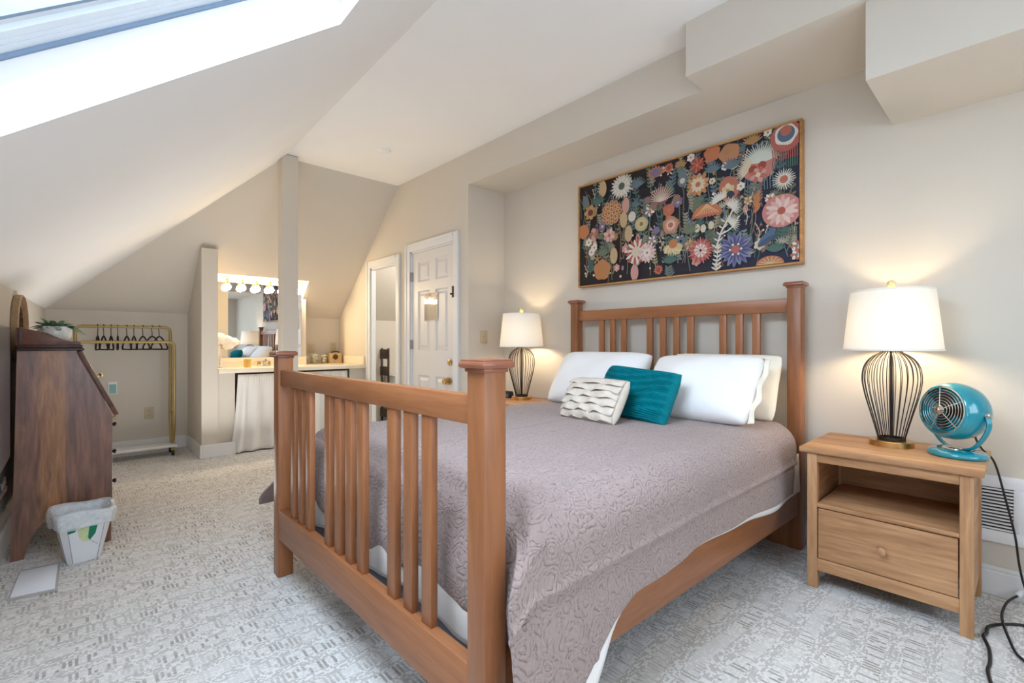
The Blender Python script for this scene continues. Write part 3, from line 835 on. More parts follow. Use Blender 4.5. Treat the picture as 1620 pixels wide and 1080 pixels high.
# ------------------------------------------------------------------ cables on the carpet
t = thing('extension_cord', 'black extension cord curling on the carpet by the nightstand leg', 'cord', (2.69, .11, 0))
b = MB(); b.tube(catmull([(2.93, -.10, .006), (2.899, .002, .006), (2.854, .056, .006), (2.784, .100, .006), (2.71, .105, .008), (2.66, .112, .012), (2.583, .094, .006), (2.477, .087, .006), (2.402, .090, .006), (2.304, .076, .006), (2.221, .055, .006), (2.15, .02, .006)], 8), .006, 8); b.build('cable', M['black'], t, 60)
t = thing('lamp_cord', 'black cord with a white plug end looping from the wall beside the vent', 'cord', (2.9, .03, 0))
b = MB(); b.tube(catmull([(3.11, .022, .045), (3.03, .052, .035), (2.93, .066, .02), (2.831, .062, .02), (2.723, .047, .02), (2.622, .025, .008), (2.577, .002, .006), (2.50, -.04, .006)], 8), .005, 8); b.build('cable', M['black'], t, 60)
b = MB(); b.tube([(3.105, .024, .044), (3.15, .010, .054)], .011, 10); b.build('plug', M['white'], t)
# ------------------------------------------------------------------ secretary desk against the left wall
DY0, DY1 = 3.70, 4.56
t = thing('secretary_desk', 'dark walnut slant front secretary desk with a potted plant on top', 'desk', (-.03, 4.13, 0))
BX = -.226
def side_profile(y):
    arch = [( .155 - .05 * 0, 0)]
    pts = [(BX - .026, 0), (BX + .026, 0), (BX + .036, .05), (BX + .06, .13), (BX + .11, .19), (BX + .16, .205), (.085, .205), (.105, .16), (.125, .06), (.128, 0), (.163, 0), (.165, .10), (.17, .735), (.165, .765), (.013, 1.118), (.013, 1.135), (BX, 1.135), (BX - .012, .45)]
    return [(x, y, z) for x, z in pts]
for y in (DY0, DY1 - .022):
    b = MB(); b.prism(side_profile(y), (0, .022, 0)); b.build('side_panel', M['desk_board'], t, 0)
b = MB(); b.box(BX - .001, .045, DY0 - .02, DY1 + .02, 1.135, 1.150, .004); b.box(BX - .001, .038, DY0 - .013, DY1 + .013, 1.150, 1.168, .004); b.build('top', M['desk_dark'], t, 30)
# shaped gallery ends and back on top
gal = [(BX - .005, 1.166), (.030, 1.166), (.030, 1.184), (.012, 1.190), (-.006, 1.188), (-.03, 1.192), (-.07, 1.212), (-.11, 1.236), (-.15, 1.246), (-.195, 1.258), (BX + .02, 1.262), (BX - .005, 1.258)]
for y in (DY0 - .008, DY1 - .014):
    b = MB(); b.prism([(x, y, z) for x, z in gal], (0, .022, 0), .002); b.build('gallery_end', M['desk_y'], t, 30)
b = MB(); b.box(BX, BX + .022, DY0 - .01, DY1 + .01, 1.166, 1.262, .004); b.build('gallery_back', M['desk_dark'], t, 30)
b = MB(); b.box(BX, BX + .012, DY0 + .022, DY1 - .022, .2, 1.135); b.build('back_panel', M['desk_z'], t, 0)
# slanted writing lid
nx, nz = .353, .152; ln = math.hypot(nx, nz); nx /= ln; nz /= ln
b = MB(); b.prism([(.012, DY0 - .004, 1.128), (.178, DY0 - .004, .742), (.178 + nx * .024, DY0 - .004, .742 + nz * .024), (.012 + nx * .024, DY0 - .004, 1.128 + nz * .024)], (0, DY1 - DY0 + .008, 0), .004)
lid = b.build('writing_lid', M['desk_y'], t, 30)
b = MB(); b.lathe([(0, .03), (.011, .027), (.013, .02), (.006, .012), (.006, 0)], (.012 + (.166) * .42 + nx * .024, 3.86, 1.128 - .386 * .42 + nz * .024), 16, Vector((0, 0, 1)).rotation_difference(Vector((nx, 0, nz))).to_matrix().to_4x4())
b.box(.078, .092, 3.85, 3.90, .985, .999, .004); b.build('lid_pull', M['brass'], lid)
for z0, z1, zk in ((.605, .735, .68), (.415, .598, .515), (.21, .408, .335)):
    b = MB(); b.box(.13, .170, DY0 + .026, DY1 - .026, z0 + .004, z1 - .004, .003); d = b.build('drawer', M['desk_y'], t, 30)
    for yk in (DY0 + .10, DY1 - .10):
        b = MB(); b.lathe([(0, .026), (.010, .024), (.014, .017), (.009, .008), (.006, 0)], (.169, yk, zk), 16, Matrix.Rotation(PI / 2, 4, 'Y')); b.build('drawer_knob', M['black'], d)
b = MB(); b.lathe([(0, .02), (.007, .018), (.007, 0)], (.170, DY0 + .06, .725), 12, Matrix.Rotation(PI / 2, 4, 'Y')); b.build('lid_support_knob', M['brass'], t)

# potted plant on the desk
px_, py_, pz_ = -.085, 4.08, 1.168
t = thing('potted_plant', 'trailing grey green plant in a round white pot on the secretary desk', 'plant', (px_, py_, pz_))
b = MB(); b.lathe([(0, pz_), (.045, pz_), (.066, pz_ + .018), (.078, pz_ + .05), (.079, pz_ + .085), (.074, pz_ + .112), (.069, pz_ + .112), (.072, pz_ + .08), (.0, pz_ + .075)], (px_, py_, 0), 40); b.build('pot', M['pot'], t, 50)
b = MB(); b.lathe([(0, pz_ + .10), (.07, pz_ + .096)], (px_, py_, 0), 24); b.build('soil', M['darkwood'], t)
b = MB(); rnd = random.Random(5)
for k in range(64):
    a = rnd.uniform(0, 2 * PI); L = rnd.uniform(.05, .10); el = rnd.uniform(.1, 1.2)
    if k < 9: a = rnd.uniform(-.7, .1); L = rnd.uniform(.10, .125); el = .5       # the trailing side
    base = Vector((px_ + .02 * math.cos(a), py_ + .02 * math.sin(a), pz_ + .098))
    out = Vector((math.cos(a), math.sin(a), 0)); w = rnd.uniform(.010, .018); wd = Vector((-out.y, out.x, 0))
    droop = rnd.uniform(.4, 1.1) if k > 8 else 1.3
    def lf(u, v, base=base, out=out, L=L, el=el, w=w, wd=wd, droop=droop):
        s = u * L
        p = base + out * (s * math.cos(el) * 1.15) + Vector((0, 0, s * math.sin(el) - droop * s * s * 5))
        ww = w * math.sin(PI * min(1, u * .93 + .05)) ** .6
        return p + wd * (v - .5) * ww * 2 + Vector((0, 0, abs(v - .5) * ww * .8))
    b.grid(lf, 7, 2)
b.build('foliage', M['leaf'], t, 60)

# round mirror with a wooden rim, low on the left wall behind the desk
my = 4.42; mx = -.2785; mz = 1.268
t = thing('round_mirror', 'round mirror with a thick woven wooden rim on the left wall behind the secretary desk', 'mirror', (mx, my, mz))
RT = Matrix.Rotation(R(-3), 4, 'Z') @ Matrix.Rotation(PI / 2, 4, 'Y')
b = MB(); b.lathe([(.150, .002), (.216, .002), (.222, .008), (.222, .036), (.212, .042)], (mx, my, mz), 64, RT); o = b.build('rim', M['rim'], t)
b = MB(); b.lathe([(.212, .042), (.190, .036), (.165, .030), (.150, .022), (.150, .002)], (mx, my, mz), 64, RT); b.build('woven_band', M['band'], o)
b = MB(); b.lathe([(.0, .004), (.152, .004), (.152, .012), (.0, .012)], (mx, my, mz), 64, RT); b.build('mirror_glass', M['mirror'], t)

# ------------------------------------------------------------------ television and floating shelf by the left wall
M['screen'] = plain('dark_screen', (44, 47, 58), .35, spec=.4)
t = thing('television', 'slim dark television seen edge on at the left wall before the desk', 'television', (-.27, 2.81, .50))
b = MB(); b.box(-.262, -.236, 2.15, 3.47, .60, 1.26, .006); b.build('screen_housing', M['black'], t, 30)
b = MB(); b.box(-.236, -.2345, 2.162, 3.458, .615, 1.248); b.build('screen', M['screen'], t, 0)
b = MB(); b.box(-.262, -.238, 2.77, 2.85, .505, .605, .004); b.box(-.30, -.24, 2.60, 3.02, .4995, .510, .003); b.build('stand', M['black'], t, 30)
b = MB(); b.prism([(xw(2.2) , 2.2, .475), (xw(3.30), 3.30, .475), (xw(3.30) + .085, 3.30, .475), (xw(2.2) + .085, 2.2, .475)], (0, 0, .025), .003); o = b.build('floating_shelf', M['desk_dark'], None, 30)
tag(o, 'dark floating shelf under the television on the left wall', 'shelf')
t = thing('media_box', 'small black media box on the floating shelf below the television', 'media box', (-.272, 3.20, .50))
b = MB(); b.box(-.305, -.236, 3.12, 3.285, .508, .548, .006); b.build('case', M['black'], t, 30)
for yy in (3.14, 3.265):
    b = MB(); b.box(-.30, -.241, yy - .008, yy + .008, .4995, .509); b.build('foot', M['black'], t, 0)

# ------------------------------------------------------------------ waste bin with a liner, flat panel on the carpet
t = thing('waste_bin', 'white tapered waste bin with painted green leaves and a clear liner, by the desk', 'bin', (.035, 3.51, 0), R(8))
Lm = Matrix.Translation((.035, 3.51, 0)) @ Matrix.Rotation(R(8), 4, 'Z')
def ring8(w, c, z): return [Lm @ Vector(p) for p in ((-w + c, -w, z), (w - c, -w, z), (w, -w + c, z), (w, w - c, z), (w - c, w, z), (-w + c, w, z), (-w, w - c, z), (-w, -w + c, z))]
def binw(z): return .068 + .050 * z / .27
b = MB()
prof = [(.0, 0.0, .004), (.066, .018, .0), (.068, .018, .004), (.118, .028, .27), (.115, .028, .27), (.066, .016, .012), (.0, 0, .012)]
vr = [[b.bm.verts.new(p) for p in ring8(max(w, .001), c if w > .01 else .0002, z)] for w, c, z in prof]
for i in range(len(vr) - 1):
    for k in range(8): b.bm.faces.new((vr[i][k], vr[i][(k + 1) % 8], vr[i + 1][(k + 1) % 8], vr[i + 1][k]))
b.build('body', M['white'], t, 0)
def onface(pts, lift):
    out = []
    for x, z in pts: out.append(Lm @ Vector((x, -binw(z) - lift, z)))
    return out
M['leaf_green'] = plain('painted_green', (24, 128, 92), .5, var=.05); M['leaf_lime'] = plain('painted_lime', (206, 218, 164), .5, var=.08, vscale=30); M['line_grey'] = plain('painted_grey_line', (150, 152, 158), .6)
b = MB(); b.poly(onface([(-.035, 0.195), (.012, 0.195), (.018, 0.155), (.008, 0.115), (-.012, 0.120), (-.028, 0.145)], .0012)); b.build('painted_leaf', M['leaf_lime'], t, 0)
b = MB(); b.poly(onface([(.012, 0.195), (.046, 0.195), (.038, 0.150), (.016, 0.117), (.008, 0.135)], .0016)); b.build('painted_leaf', M['leaf_green'], t, 0)
b = MB(); b.poly(onface([(-.078, 0.200), (-.035, 0.207), (-.045, 0.180), (-.072, 0.175)], .0016)); b.build('painted_leaf', M['leaf_green'], t, 0)
b = MB(); b.poly(onface([(.016, 0.117), (.019, 0.117), (.05, 0.087), (.05, 0.084)], .0014)); 
for sg in (-1, 1): b.poly(onface([(sg * .047, 0.006), (sg * .050, 0.006), (sg * .079, 0.220), (sg * .076, 0.220)], .0010))
b.build('painted_line', M['line_grey'], t, 0)
b = MB(); rnd = random.Random(2); wob = [rnd.uniform(-1, 1) for _ in range(40)]
def liner(u, v):
    a = u * 2 * PI
    q = 5.0
    c_, s_ = math.cos(a), math.sin(a)
    rr = 1 / (abs(c_) ** q + abs(s_) ** q) ** (1 / q)
    wv = .006 * math.sin(a * 5 + .5) + .004 * math.sin(a * 11 + 1) + .003 * math.sin(a * 19)
    if v < .35:
        z = .11 + (.285 - .11) * v / .35; w = binw(z) - .006 - .01 * (1 - v / .35)
    else:
        k = (v - .35) / .65
        z = .285 + .012 * math.sin(k * PI * .8) + .006 * math.sin(a * 3 + 1) - .090 * k ** 1.4 + .012 * k * math.sin(a * 4); w = .116 + .020 * math.sin(min(1, k * 2.2) * PI / 2) - .010 * k * k
    w += wv * (.3 + v) * .7
    return Lm @ Vector((w * rr * c_, w * rr * s_, z))
b.grid(liner, 96, 22, True); b.build('bin_liner', M['liner'], t, 80)
t = thing('floor_panel', 'flat white square panel with grey rim lying on the carpet before the bin', 'panel', (-.14, 3.31, 0))
b = MB(); b.prism([(-.222, 3.146, .0), (-.058, 3.121, .0), (-.052, 3.480, .0), (-.204, 3.498, .0)], (0, 0, .012), .002); b.build('rim', plain('taupe_rim', (176, 170, 164), .6), t, 30)
b = MB(); b.prism([(-.214, 3.152, .012), (-.066, 3.130, .012), (-.062, 3.458, .012), (-.200, 3.474, .012)], (0, 0, .004), .001); b.build('top', M['paper'], t, 30)

# ------------------------------------------------------------------ garment rack with hangers
t = thing('garment_rack', 'gold metal double rail garment rack on casters with a white base shelf', 'clothes rack', (.39, 6.16, 0))
def uframe(y, z, x0, x1, yb):
    r = .05; p = []
    p.append((x0, yb, .12)); p.append((x0, (yb + y) / 2, .25)); p.append((x0, y, .36))
    p.append((x0, y, z - r))
    for k in range(1, 6): a = k / 5 * PI / 2; p.append((x0 + r - r * math.cos(a), y, z - r + r * math.sin(a)))
    for k in range(0, 6): a = k / 5 * PI / 2; p.append((x1 - r + r * math.sin(a), y, z - r + r * math.cos(a)))
    p.append((x1, y, .36)); p.append((x1, (yb + y) / 2, .25)); p.append((x1, yb, .12))
    return p
b = MB(); b.tube(uframe(6.29, 1.345, .01, .768, 6.19), .0145, 10); b.build('back_rail', M['gold'], t, 60)
b = MB(); b.tube(uframe(6.06, 1.187, .01, .775, 6.14), .0145, 10); b.build('front_rail', M['gold'], t, 60)
for x in (.01, .772):
    b = MB(); b.tube([(x, 6.06, .44), (x, 6.29, .44)], .008, 8); b.build('cross_tie', M['gold'], t, 60)
b = MB(); b.box(-.03, .80, 6.045, 6.29, .088, .112, .004); b.build('base_shelf', M['white'], t, 30)
for x in (.02, .765):
    for y in (6.07, 6.265):
        b = MB(); b.tube([(x - .011, y, .028), (x + .011, y, .028)], .028, 18); b.build('caster', M['black'], t, 50)
        b2 = MB(); b2.box(x - .016, x + .016, y - .012, y + .012, .05, .09, .003); b2.build('caster_bracket', M['gold'], t, 30)
def hanger_mesh(parent_loc):
    # local: rail passes through the origin, hanger lies in the local y-z plane
    t = thing('clothes_hanger', 'x', 'hanger', parent_loc, 0, 'black hangers on the garment rack')
    I = MB(); hook = []
    for k in range(11): a = -.35 + k / 10 * (PI * 1.15); hook.append((0, .020 * math.cos(a), .0 + .020 * math.sin(a)))
    hook = hook[::-1] if False else hook
    pts = [(0, 0, -.105), (0, .003, -.06), (0, .018, -.02)] + hook
    L = Matrix.Translation(parent_loc)
    I.tube([L @ Vector(p) for p in pts], .0034, 6); I.build('hook', M['velvet_black'], t, 60)
    body = catmull([(0, 0, -.100), (0, .05, -.112), (0, .12, -.150), (0, .185, -.195), (0, .205, -.222), (0, .190, -.238), (0, .10, -.238), (0, 0, -.238), (0, -.10, -.238), (0, -.190, -.238), (0, -.205, -.222), (0, -.185, -.195), (0, -.12, -.150), (0, -.05, -.112), (0, 0, -.100)], 4)
    I = MB(); I.tube([L @ p for p in body[:-1]], .0075, 6, True); I.build('shoulder_frame', M['velvet_black'], t, 60)
    return t
hx = [.176, .221, .278, .330, .402, .460, .533, .612, .672]
names = ['leftmost', 'second from the left', 'third from the left', 'fourth from the left', 'middle', 'fourth from the right', 'third from the right', 'second from the right', 'rightmost']
rots = [-7, 9, 4, -4, 9, 5, 15, 24, 20]
h0 = hanger_mesh((hx[0], 6.29, 1.345))
for i, x in enumerate(hx):
    o = h0 if i == 0 else copy_tree(h0)
    o.location = (x, 6.29, 1.345); o.rotation_euler = (0, 0, R(rots[i])); o.scale = (1, .78, .98)
    o['label'] = 'black velvet hanger on the gold garment rack, %s of the nine' % names[i]

# teal card on the far wall behind the desk, and wall plates
t = thing('wall_card', 'small white bordered teal card on the far wall behind the slanted desk lid', 'card', (.30, YF, .70))
b = MB(); b.box(.262, .336, YF - .008, YF - .001, .64, .772, .002); b.build('border', M['white'], t, 0)
b = MB(); b.box(.270, .328, YF - .010, YF - .008, .648, .745); b.build('card_face', plain('pale_teal', (142, 188, 184), .7), t, 0)

def plate(name, label, cat, c, nrm, sw, w=.07, h=.115):
    n = Vector(nrm); s = Vector((0, 0, 1)).cross(n); c = Vector(c)
    mt = Matrix.Translation(c) @ Matrix((s, n, Vector((0, 0, 1)))).transposed().to_4x4()
    t = thing(name, label, cat, c)
    b = MB(); b.box(-w / 2, w / 2, .0, .006, -h / 2, h / 2, .002); b.bm.transform(mt); b.build('plate', M['outlet'], t, 30)
    if sw:
        b = MB(); b.box(-.005, .005, .005, .018, -.004, .014, .002); b.bm.transform(mt); b.build('toggle', M['outlet'], t, 30)
    else:
        for z in (-.024, .024):
            b = MB(); b.box(-.016, .016, .0055, .008, z - .014, z + .014, .002); b.bm.transform(mt); so = b.build('socket', M['outlet'], t, 30)
            b = MB(); b.box(-.008, -.005, .0075, .0084, z - .004, z + .007); b.box(.005, .008, .0075, .0084, z - .004, z + .007); b.bm.transform(mt); b.build('slot', M['black'], so, 0)
plate('outlet', 'ivory wall outlet under the garment rack on the far wall', 'outlet', (.604, YF - .0005, .415), (0, -1, 0), False, .085, .125)
plate('light_switch', 'ivory light switch on the narrow wall beside the far lamp', 'switch', (2.905, 3.5455, 1.235), (0, -1, 0), True, .085, .125)
plate('light_switch', 'ivory light switch on the wall above the glass jars of the vanity', 'switch', (2.335, YF - .0005, 1.105), (0, -1, 0), True, .085, .125)
plate('outlet', 'ivory wall outlet behind the tan wicker container on the vanity', 'outlet', (2.628, YF - .0005, 1.12), (0, -1, 0), False, .085, .125)

# wall register by the nightstand
t = thing('wall_vent', 'white wall register with dark louvre slots beside the nightstand', 'vent', (XW, .18, .30))
b = MB()
V0, V1, Z0, Z1 = .035, .40, .305, .505
for y0_, y1_, z0_, z1_ in ((V0 - .035, V1 + .035, Z1, Z1 + .055), (V0 - .035, V1 + .035, Z0 - .055, Z0), (V0 - .035, V0, Z0, Z1), (V1, V1 + .035, Z0, Z1)): b.box(XW - .014, XW - .0005, y0_, y1_, z0_, z1_, .002)
b.build('frame', M['trim'], t, 30)
b = MB(); b.box(XW - .003, XW - .0005, V0, V1, Z0, Z1); b.build('duct', M['black'], t, 0)
b = MB()
n = 13
for k in range(n):
    z = Z0 + (k + .5) * (Z1 - Z0) / n
    b.box(XW - .013, XW - .002, V0, V1, z - .0035, z + .0035)
b.build('louvre', M['trim'], t, 0)

# smoke detector on the flat ceiling
b = MB(); b.lathe([(0, ZC - .022), (.04, ZC - .022), (.055, ZC - .012), (.06, ZC - .0005), (0, ZC - .0005)], (2.124, 4.05, 0), 32); o = b.build('smoke_detector', M['ceiling'], None)
tag(o, 'white round smoke detector on the flat ceiling', 'smoke detector')

# notice on the closed door
t = thing('door_notice', 'clear framed paper notice hanging on the six panel door', 'notice', (XD + .0118, 4.19, 1.41))
b = MB(); b.box(XD + .004, XD + .0118, 4.07, 4.315, 1.41, 1.70, .002); b.build('holder', M['door'], t, 30)
b = MB(); b.box(XD + .002, XD + .0039, 4.074, 4.311, 1.414, 1.696); b.build('cover', see_through('notice_cover', (240, 238, 236), .16, .04), t, 0)

# ------------------------------------------------------------------ vanity
CZ = .905
t = thing('vanity_counter', 'cream marble vanity counter with backsplash below the lit mirror', 'counter', (1.9, 6.0, .86))
b = MB(); b.prism([(1.102, 5.665, CZ - .045), (XD - .002, 5.665, CZ - .045), (XD - .002, YF - .001, CZ - .045), (2.182, YF - .001, CZ - .045), (2.182, NY - .001, CZ - .045), (1.102, NY - .001, CZ - .045)], (0, 0, .045), .004); b.build('worktop', M['marble'], t, 30)
b = MB(); b.box(1.102, 2.18, NY - .016, NY - .001, CZ, CZ + .10, .002); b.build('backsplash', M['marble'], t, 30)
b = MB(); b.box(2.184, XD - .02, YF - .016, YF - .001, CZ, CZ + .10, .002); b.build('backsplash', M['marble'], t, 30)
b = MB(); b.box(XD - .018, XD - .002, 5.70, YF - .018, CZ, CZ + .10, .002); b.build('side_splash', M['marble'], t, 30)
t = thing('vanity_mirror', 'large frameless mirror over the vanity counter under globe bulbs', 'mirror', (1.6, NY, 1.006))
b = MB(); b.box(1.104, 2.12, NY - .006, NY - .0005, 1.008, 1.878); b.build('mirror_glass', M['mirror'], t, 0)
t = thing('vanity_light', 'white and brass vanity light bar with round globe bulbs above the mirror', 'light', (1.6, NY, 1.89))
b = MB(); b.box(1.11, 2.12, NY - .045, NY - .0005, 1.882, 1.937, .004); b.build('light_bar', M['white'], t, 30)
for k in range(6):
    x = 1.287 + .152 * k
    b = MB(); b.lathe([(.018, 0), (.018, .026), (.026, .030), (.026, .038), (0, .038)], (x, NY - .075, 1.853), 20); b.tube([(x, NY - .04, 1.905), (x, NY - .075, 1.905), (x, NY - .075, 1.88)], .009, 8); s_ = b.build('socket', M['brass'], t)
    b = MB(); b.lathe([(.010, .006), (.022, -.005), (.033, -.024), (.036, -.038), (.031, -.056), (.018, -.069), (0, -.073)], (x, NY - .075, 1.853), 24); b.build('globe_bulb', M['globe'], s_)
# gathered curtain under the counter
t = thing('vanity_curtain', 'white gathered curtain hanging below the vanity counter on a dark rod', 'curtain', (1.89, 5.74, 0))
b = MB(); b.tube([(1.262, 5.752, .846), (2.53, 5.752, .846)], .010, 10); b.build('rod', M['darkwood'], t)
for x0, x1 in ((1.275, 1.88), (1.90, 2.515)):
    b = MB()
    def cf(u, v, x0=x0, x1=x1):
        tight = 1 - .05 * (1 - v) ** 2
        xm = (x0 + x1) / 2; x = xm + (x0 + (x1 - x0) * u - xm) * tight - .065 * v * v * (1 - u) * (1 if x0 < 1.5 else 0)
        amp = .004 + .020 * sm(0, .25, v)
        y = 5.722 - .030 * sm(.3, 1, v) * (1 - u) * (1 if x0 < 1.5 else 0) + amp * math.sin(u * 2 * PI * 5 + 1.5 * math.sin(u * 7)) + .005 * math.sin(u * 2 * PI * 22) * (1 - sm(0, .2, v))
        return (x, y - .012 * v, .838 - v * .825 - (.01 if v < .04 else 0) * 0)
    b.grid(cf, 140, 24); b.build('curtain_panel', M['curtain'], t, 80).modifiers.new('t', 'SOLIDIFY').thickness = .002

# things on the counter
M['amber'] = plain('amber_gold', (236, 196, 110), .2, .35, var=.15, vscale=50)
t = thing('faucet', 'low chrome and brass faucet at the back of the vanity counter', 'faucet', (1.66, 6.13, CZ))
b = MB(); b.box(1.59, 1.73, 6.105, 6.155, CZ, CZ + .018, .006); b.tube(catmull([(1.66, 6.13, CZ + .01), (1.66, 6.125, CZ + .055), (1.66, 6.08, CZ + .075), (1.66, 6.01, CZ + .05)], 5), .012, 10); b.build('spout', M['chrome'], t, 50)
for x in (1.605, 1.715):
    b = MB(); b.lathe([(.018, CZ + .015), (.02, CZ + .03), (.012, CZ + .035), (.020, CZ + .045), (.018, CZ + .055), (0, CZ + .06)], (x, 6.13, 0), 16); b.build('handle', M['brass'], t)
t = thing('tumbler', 'amber gold tumbler on the vanity counter below the mirror', 'tumbler', (1.43, 5.91, CZ))
b = MB(); b.lathe([(0, CZ + .0005), (.036, CZ + .0005), (.040, CZ + .09), (.036, CZ + .09), (.032, CZ + .012), (0, CZ + .012)], (1.43, 5.91, 0), 24); b.build('glass_body', M['amber'], t)
t = thing('towel_bundle', 'fluffy white towel bundle on a stand at the left end of the vanity mirror', 'towel', (1.21, 6.08, CZ))
b = MB(); b.lathe([(0, CZ), (.055, CZ), (.055, CZ + .012), (.012, CZ + .02), (.010, CZ + .24), (0, CZ + .24)], (1.20, 6.10, 0), 24); b.build('stand', M['white'], t)
b = MB(); rnd = random.Random(4)
for cx, cy_, cz, rx, ry, rz_ in ((1.185, 6.07, 1.225, .065, .06, .062), (1.25, 6.06, 1.205, .075, .06, .055), (1.315, 6.07, 1.185, .055, .05, .05), (1.355, 6.08, 1.185, .035, .035, .03), (1.27, 6.07, 1.15, .06, .05, .045), (1.165, 6.08, 1.09, .038, .04, .10)):
    def bl(u, v, cx=cx, cy_=cy_, cz=cz, rx=rx, ry=ry, rz_=rz_):
        a = u * 2 * PI; p = v * PI; k = 1 + .10 * math.sin(a * 3 + cx * 40) * math.sin(p * 2) + .05 * math.sin(a * 7 + p * 5)
        return (cx + rx * k * math.sin(p) * math.cos(a), cy_ + ry * k * math.sin(p) * math.sin(a), cz + rz_ * k * math.cos(p))
    b.grid(bl, 28, 16, True)
b.build('towel_cloth', M['terry'], t, 80)
def jar(x, y, r, h, label):
    t = thing('glass_jar', label, 'jar', (x, y, CZ))
    b = MB(); b.lathe([(0, CZ + .0005), (r, CZ + .002), (r, CZ + h * .72), (r * .82, CZ + h * .8), (r * .78, CZ + h * .8), (r * .92, CZ + h * .70), (r * .92, CZ + .01), (0, CZ + .01)], (x, y, 0), 28); b.build('jar_body', M['jar'], t)
    b = MB(); b.lathe([(r * .86, CZ + h * .8), (r * .86, CZ + h * .86), (r * .3, CZ + h * .9), (r * .18, CZ + h * .93), (r * .22, CZ + h), (0, CZ + h)], (x, y, 0), 28); b.build('lid', M['white'], t)
    b = MB(); rnd = random.Random(int(x * 1000))
    for k in range(9):
        c = Vector((x + rnd.uniform(-.5, .5) * r, y + rnd.uniform(-.5, .5) * r, CZ + .03 + rnd.uniform(0, .5) * h))
        bmesh.ops.create_icosphere(b.bm, subdivisions=1, radius=r * .38, matrix=Matrix.Translation(c))
    b.build('cotton', M['terry'], t, 80)
M['jar'] = see_through('jar_glass', (248, 248, 244), .06)
jar(2.335, 6.36, .056, .135, 'larger round glass jar with lid on the vanity counter')
jar(2.445, 6.33, .042, .125, 'smaller glass jar on the vanity counter, next to the wicker container')
t = thing('wicker_container', 'tan wicker container with dark handle at the right end of the vanity', 'container', (2.60, 6.36, CZ))
b = MB()
def wk(u, v):
    a = u * 2 * PI; q = 4; c_, s_ = math.cos(a), math.sin(a); rr = 1 / (abs(c_) ** q + abs(s_) ** q) ** (1 / q)
    w = (.092 - .014 * max(0, v - .5) ** 1.5 * 2) * (1 + .012 * math.sin(v * 60))
    return (2.60 + w * rr * c_, 6.36 + .065 * rr * s_, CZ + .001 + .135 * v)
b.grid(wk, 48, 40, True); b.prism([wk(k / 24, 1) for k in range(24)], (0, 0, .002)); b.build('basket', M['wicker'], t, 60)
b = MB(); b.lathe([(0, .012), (.02, .012), (.034, .010), (.036, 0), (0, 0)], (2.585, 6.295, CZ + .085), 24, Matrix.Rotation(PI / 2, 4, 'X')); b.build('round_clasp', M['darkwood'], t)
b = MB(); b.tube(catmull([(2.545, 6.35, CZ + .135), (2.56, 6.35, CZ + .152), (2.60, 6.35, CZ + .158), (2.645, 6.35, CZ + .152), (2.66, 6.35, CZ + .135)], 5), .009, 8); b.build('handle', M['darkwood'], t)

# ------------------------------------------------------------------ in the room beyond the doorway
t = thing('slat_rack', 'dark wooden rack with flat slats standing beyond the open doorway', 'rack', (3.36, 6.28, 0))
b = MB(); b.box(3.345, 3.37, 6.265, 6.29, 0, 1.10, .003); b.box(3.345, 3.37, 6.46, 6.48, 0, 1.10, .003); b.build('upright', M['darkwood'], t, 30)
for z0, z1 in ((.945, 1.085), (.70, .835), (.10, .22)):
    b = MB(); b.box(3.33, 3.345, 6.22, 6.48, z0, z1, .004); b.build('slat', M['darkwood'], t, 30)
b = MB(); b.box(3.32, 3.37, 6.20, 6.485, 0, .03, .003); b.build('base', M['darkwood'], t, 30)
t = thing('low_cabinet', 'low white cabinet in the room beyond the open doorway', 'cabinet', (3.73, 6.28, 0))
b = MB(); b.box(3.41, 4.06, 6.10, 6.47, .02, .68, .004); b.box(3.40, 4.07, 6.09, 6.475, .68, .705, .003); b.build('carcass', M['white'], t, 30)
for x in (3.42, 3.745):
    b = MB(); b.box(x, x + .305, 6.085, 6.099, .04, .66, .003); d = b.build('door', M['white'], t, 30)
    b = MB(); b.lathe([(0, .02), (.012, .018), (.006, 0)], (x + (.28 if x < 3.6 else .025), 6.085, .45), 12, Matrix.Rotation(PI / 2, 4, 'X')); b.build('knob', M['brass'], d)
# ------------------------------------------------------------------ floral painting over the bed (flat paint on canvas, in its own plane)
PW, PH = 1.645, .825; PY0, PZ0, PX = 2.54, 1.655, 3.128
pic = thing('floral_painting', 'wide painting of colourful folk style flowers on a dark ground in a thin wooden frame', 'painting', (XW, PY0 - PW / 2, PZ0))
b = MB()
for u0, u1, v0, v1 in ((-.012, PW + .012, -.012, .0), (-.012, PW + .012, PH, PH + .012), (-.012, 0, 0, PH), (PW, PW + .012, 0, PH)):
    b.box(PX - .012, XW - .0005, PY0 - u1, PY0 - u0, PZ0 + v0, PZ0 + v1, .0015)
b.build('frame', M['pframe'], pic, 30)
shapes = []; rnd = random.Random(21)
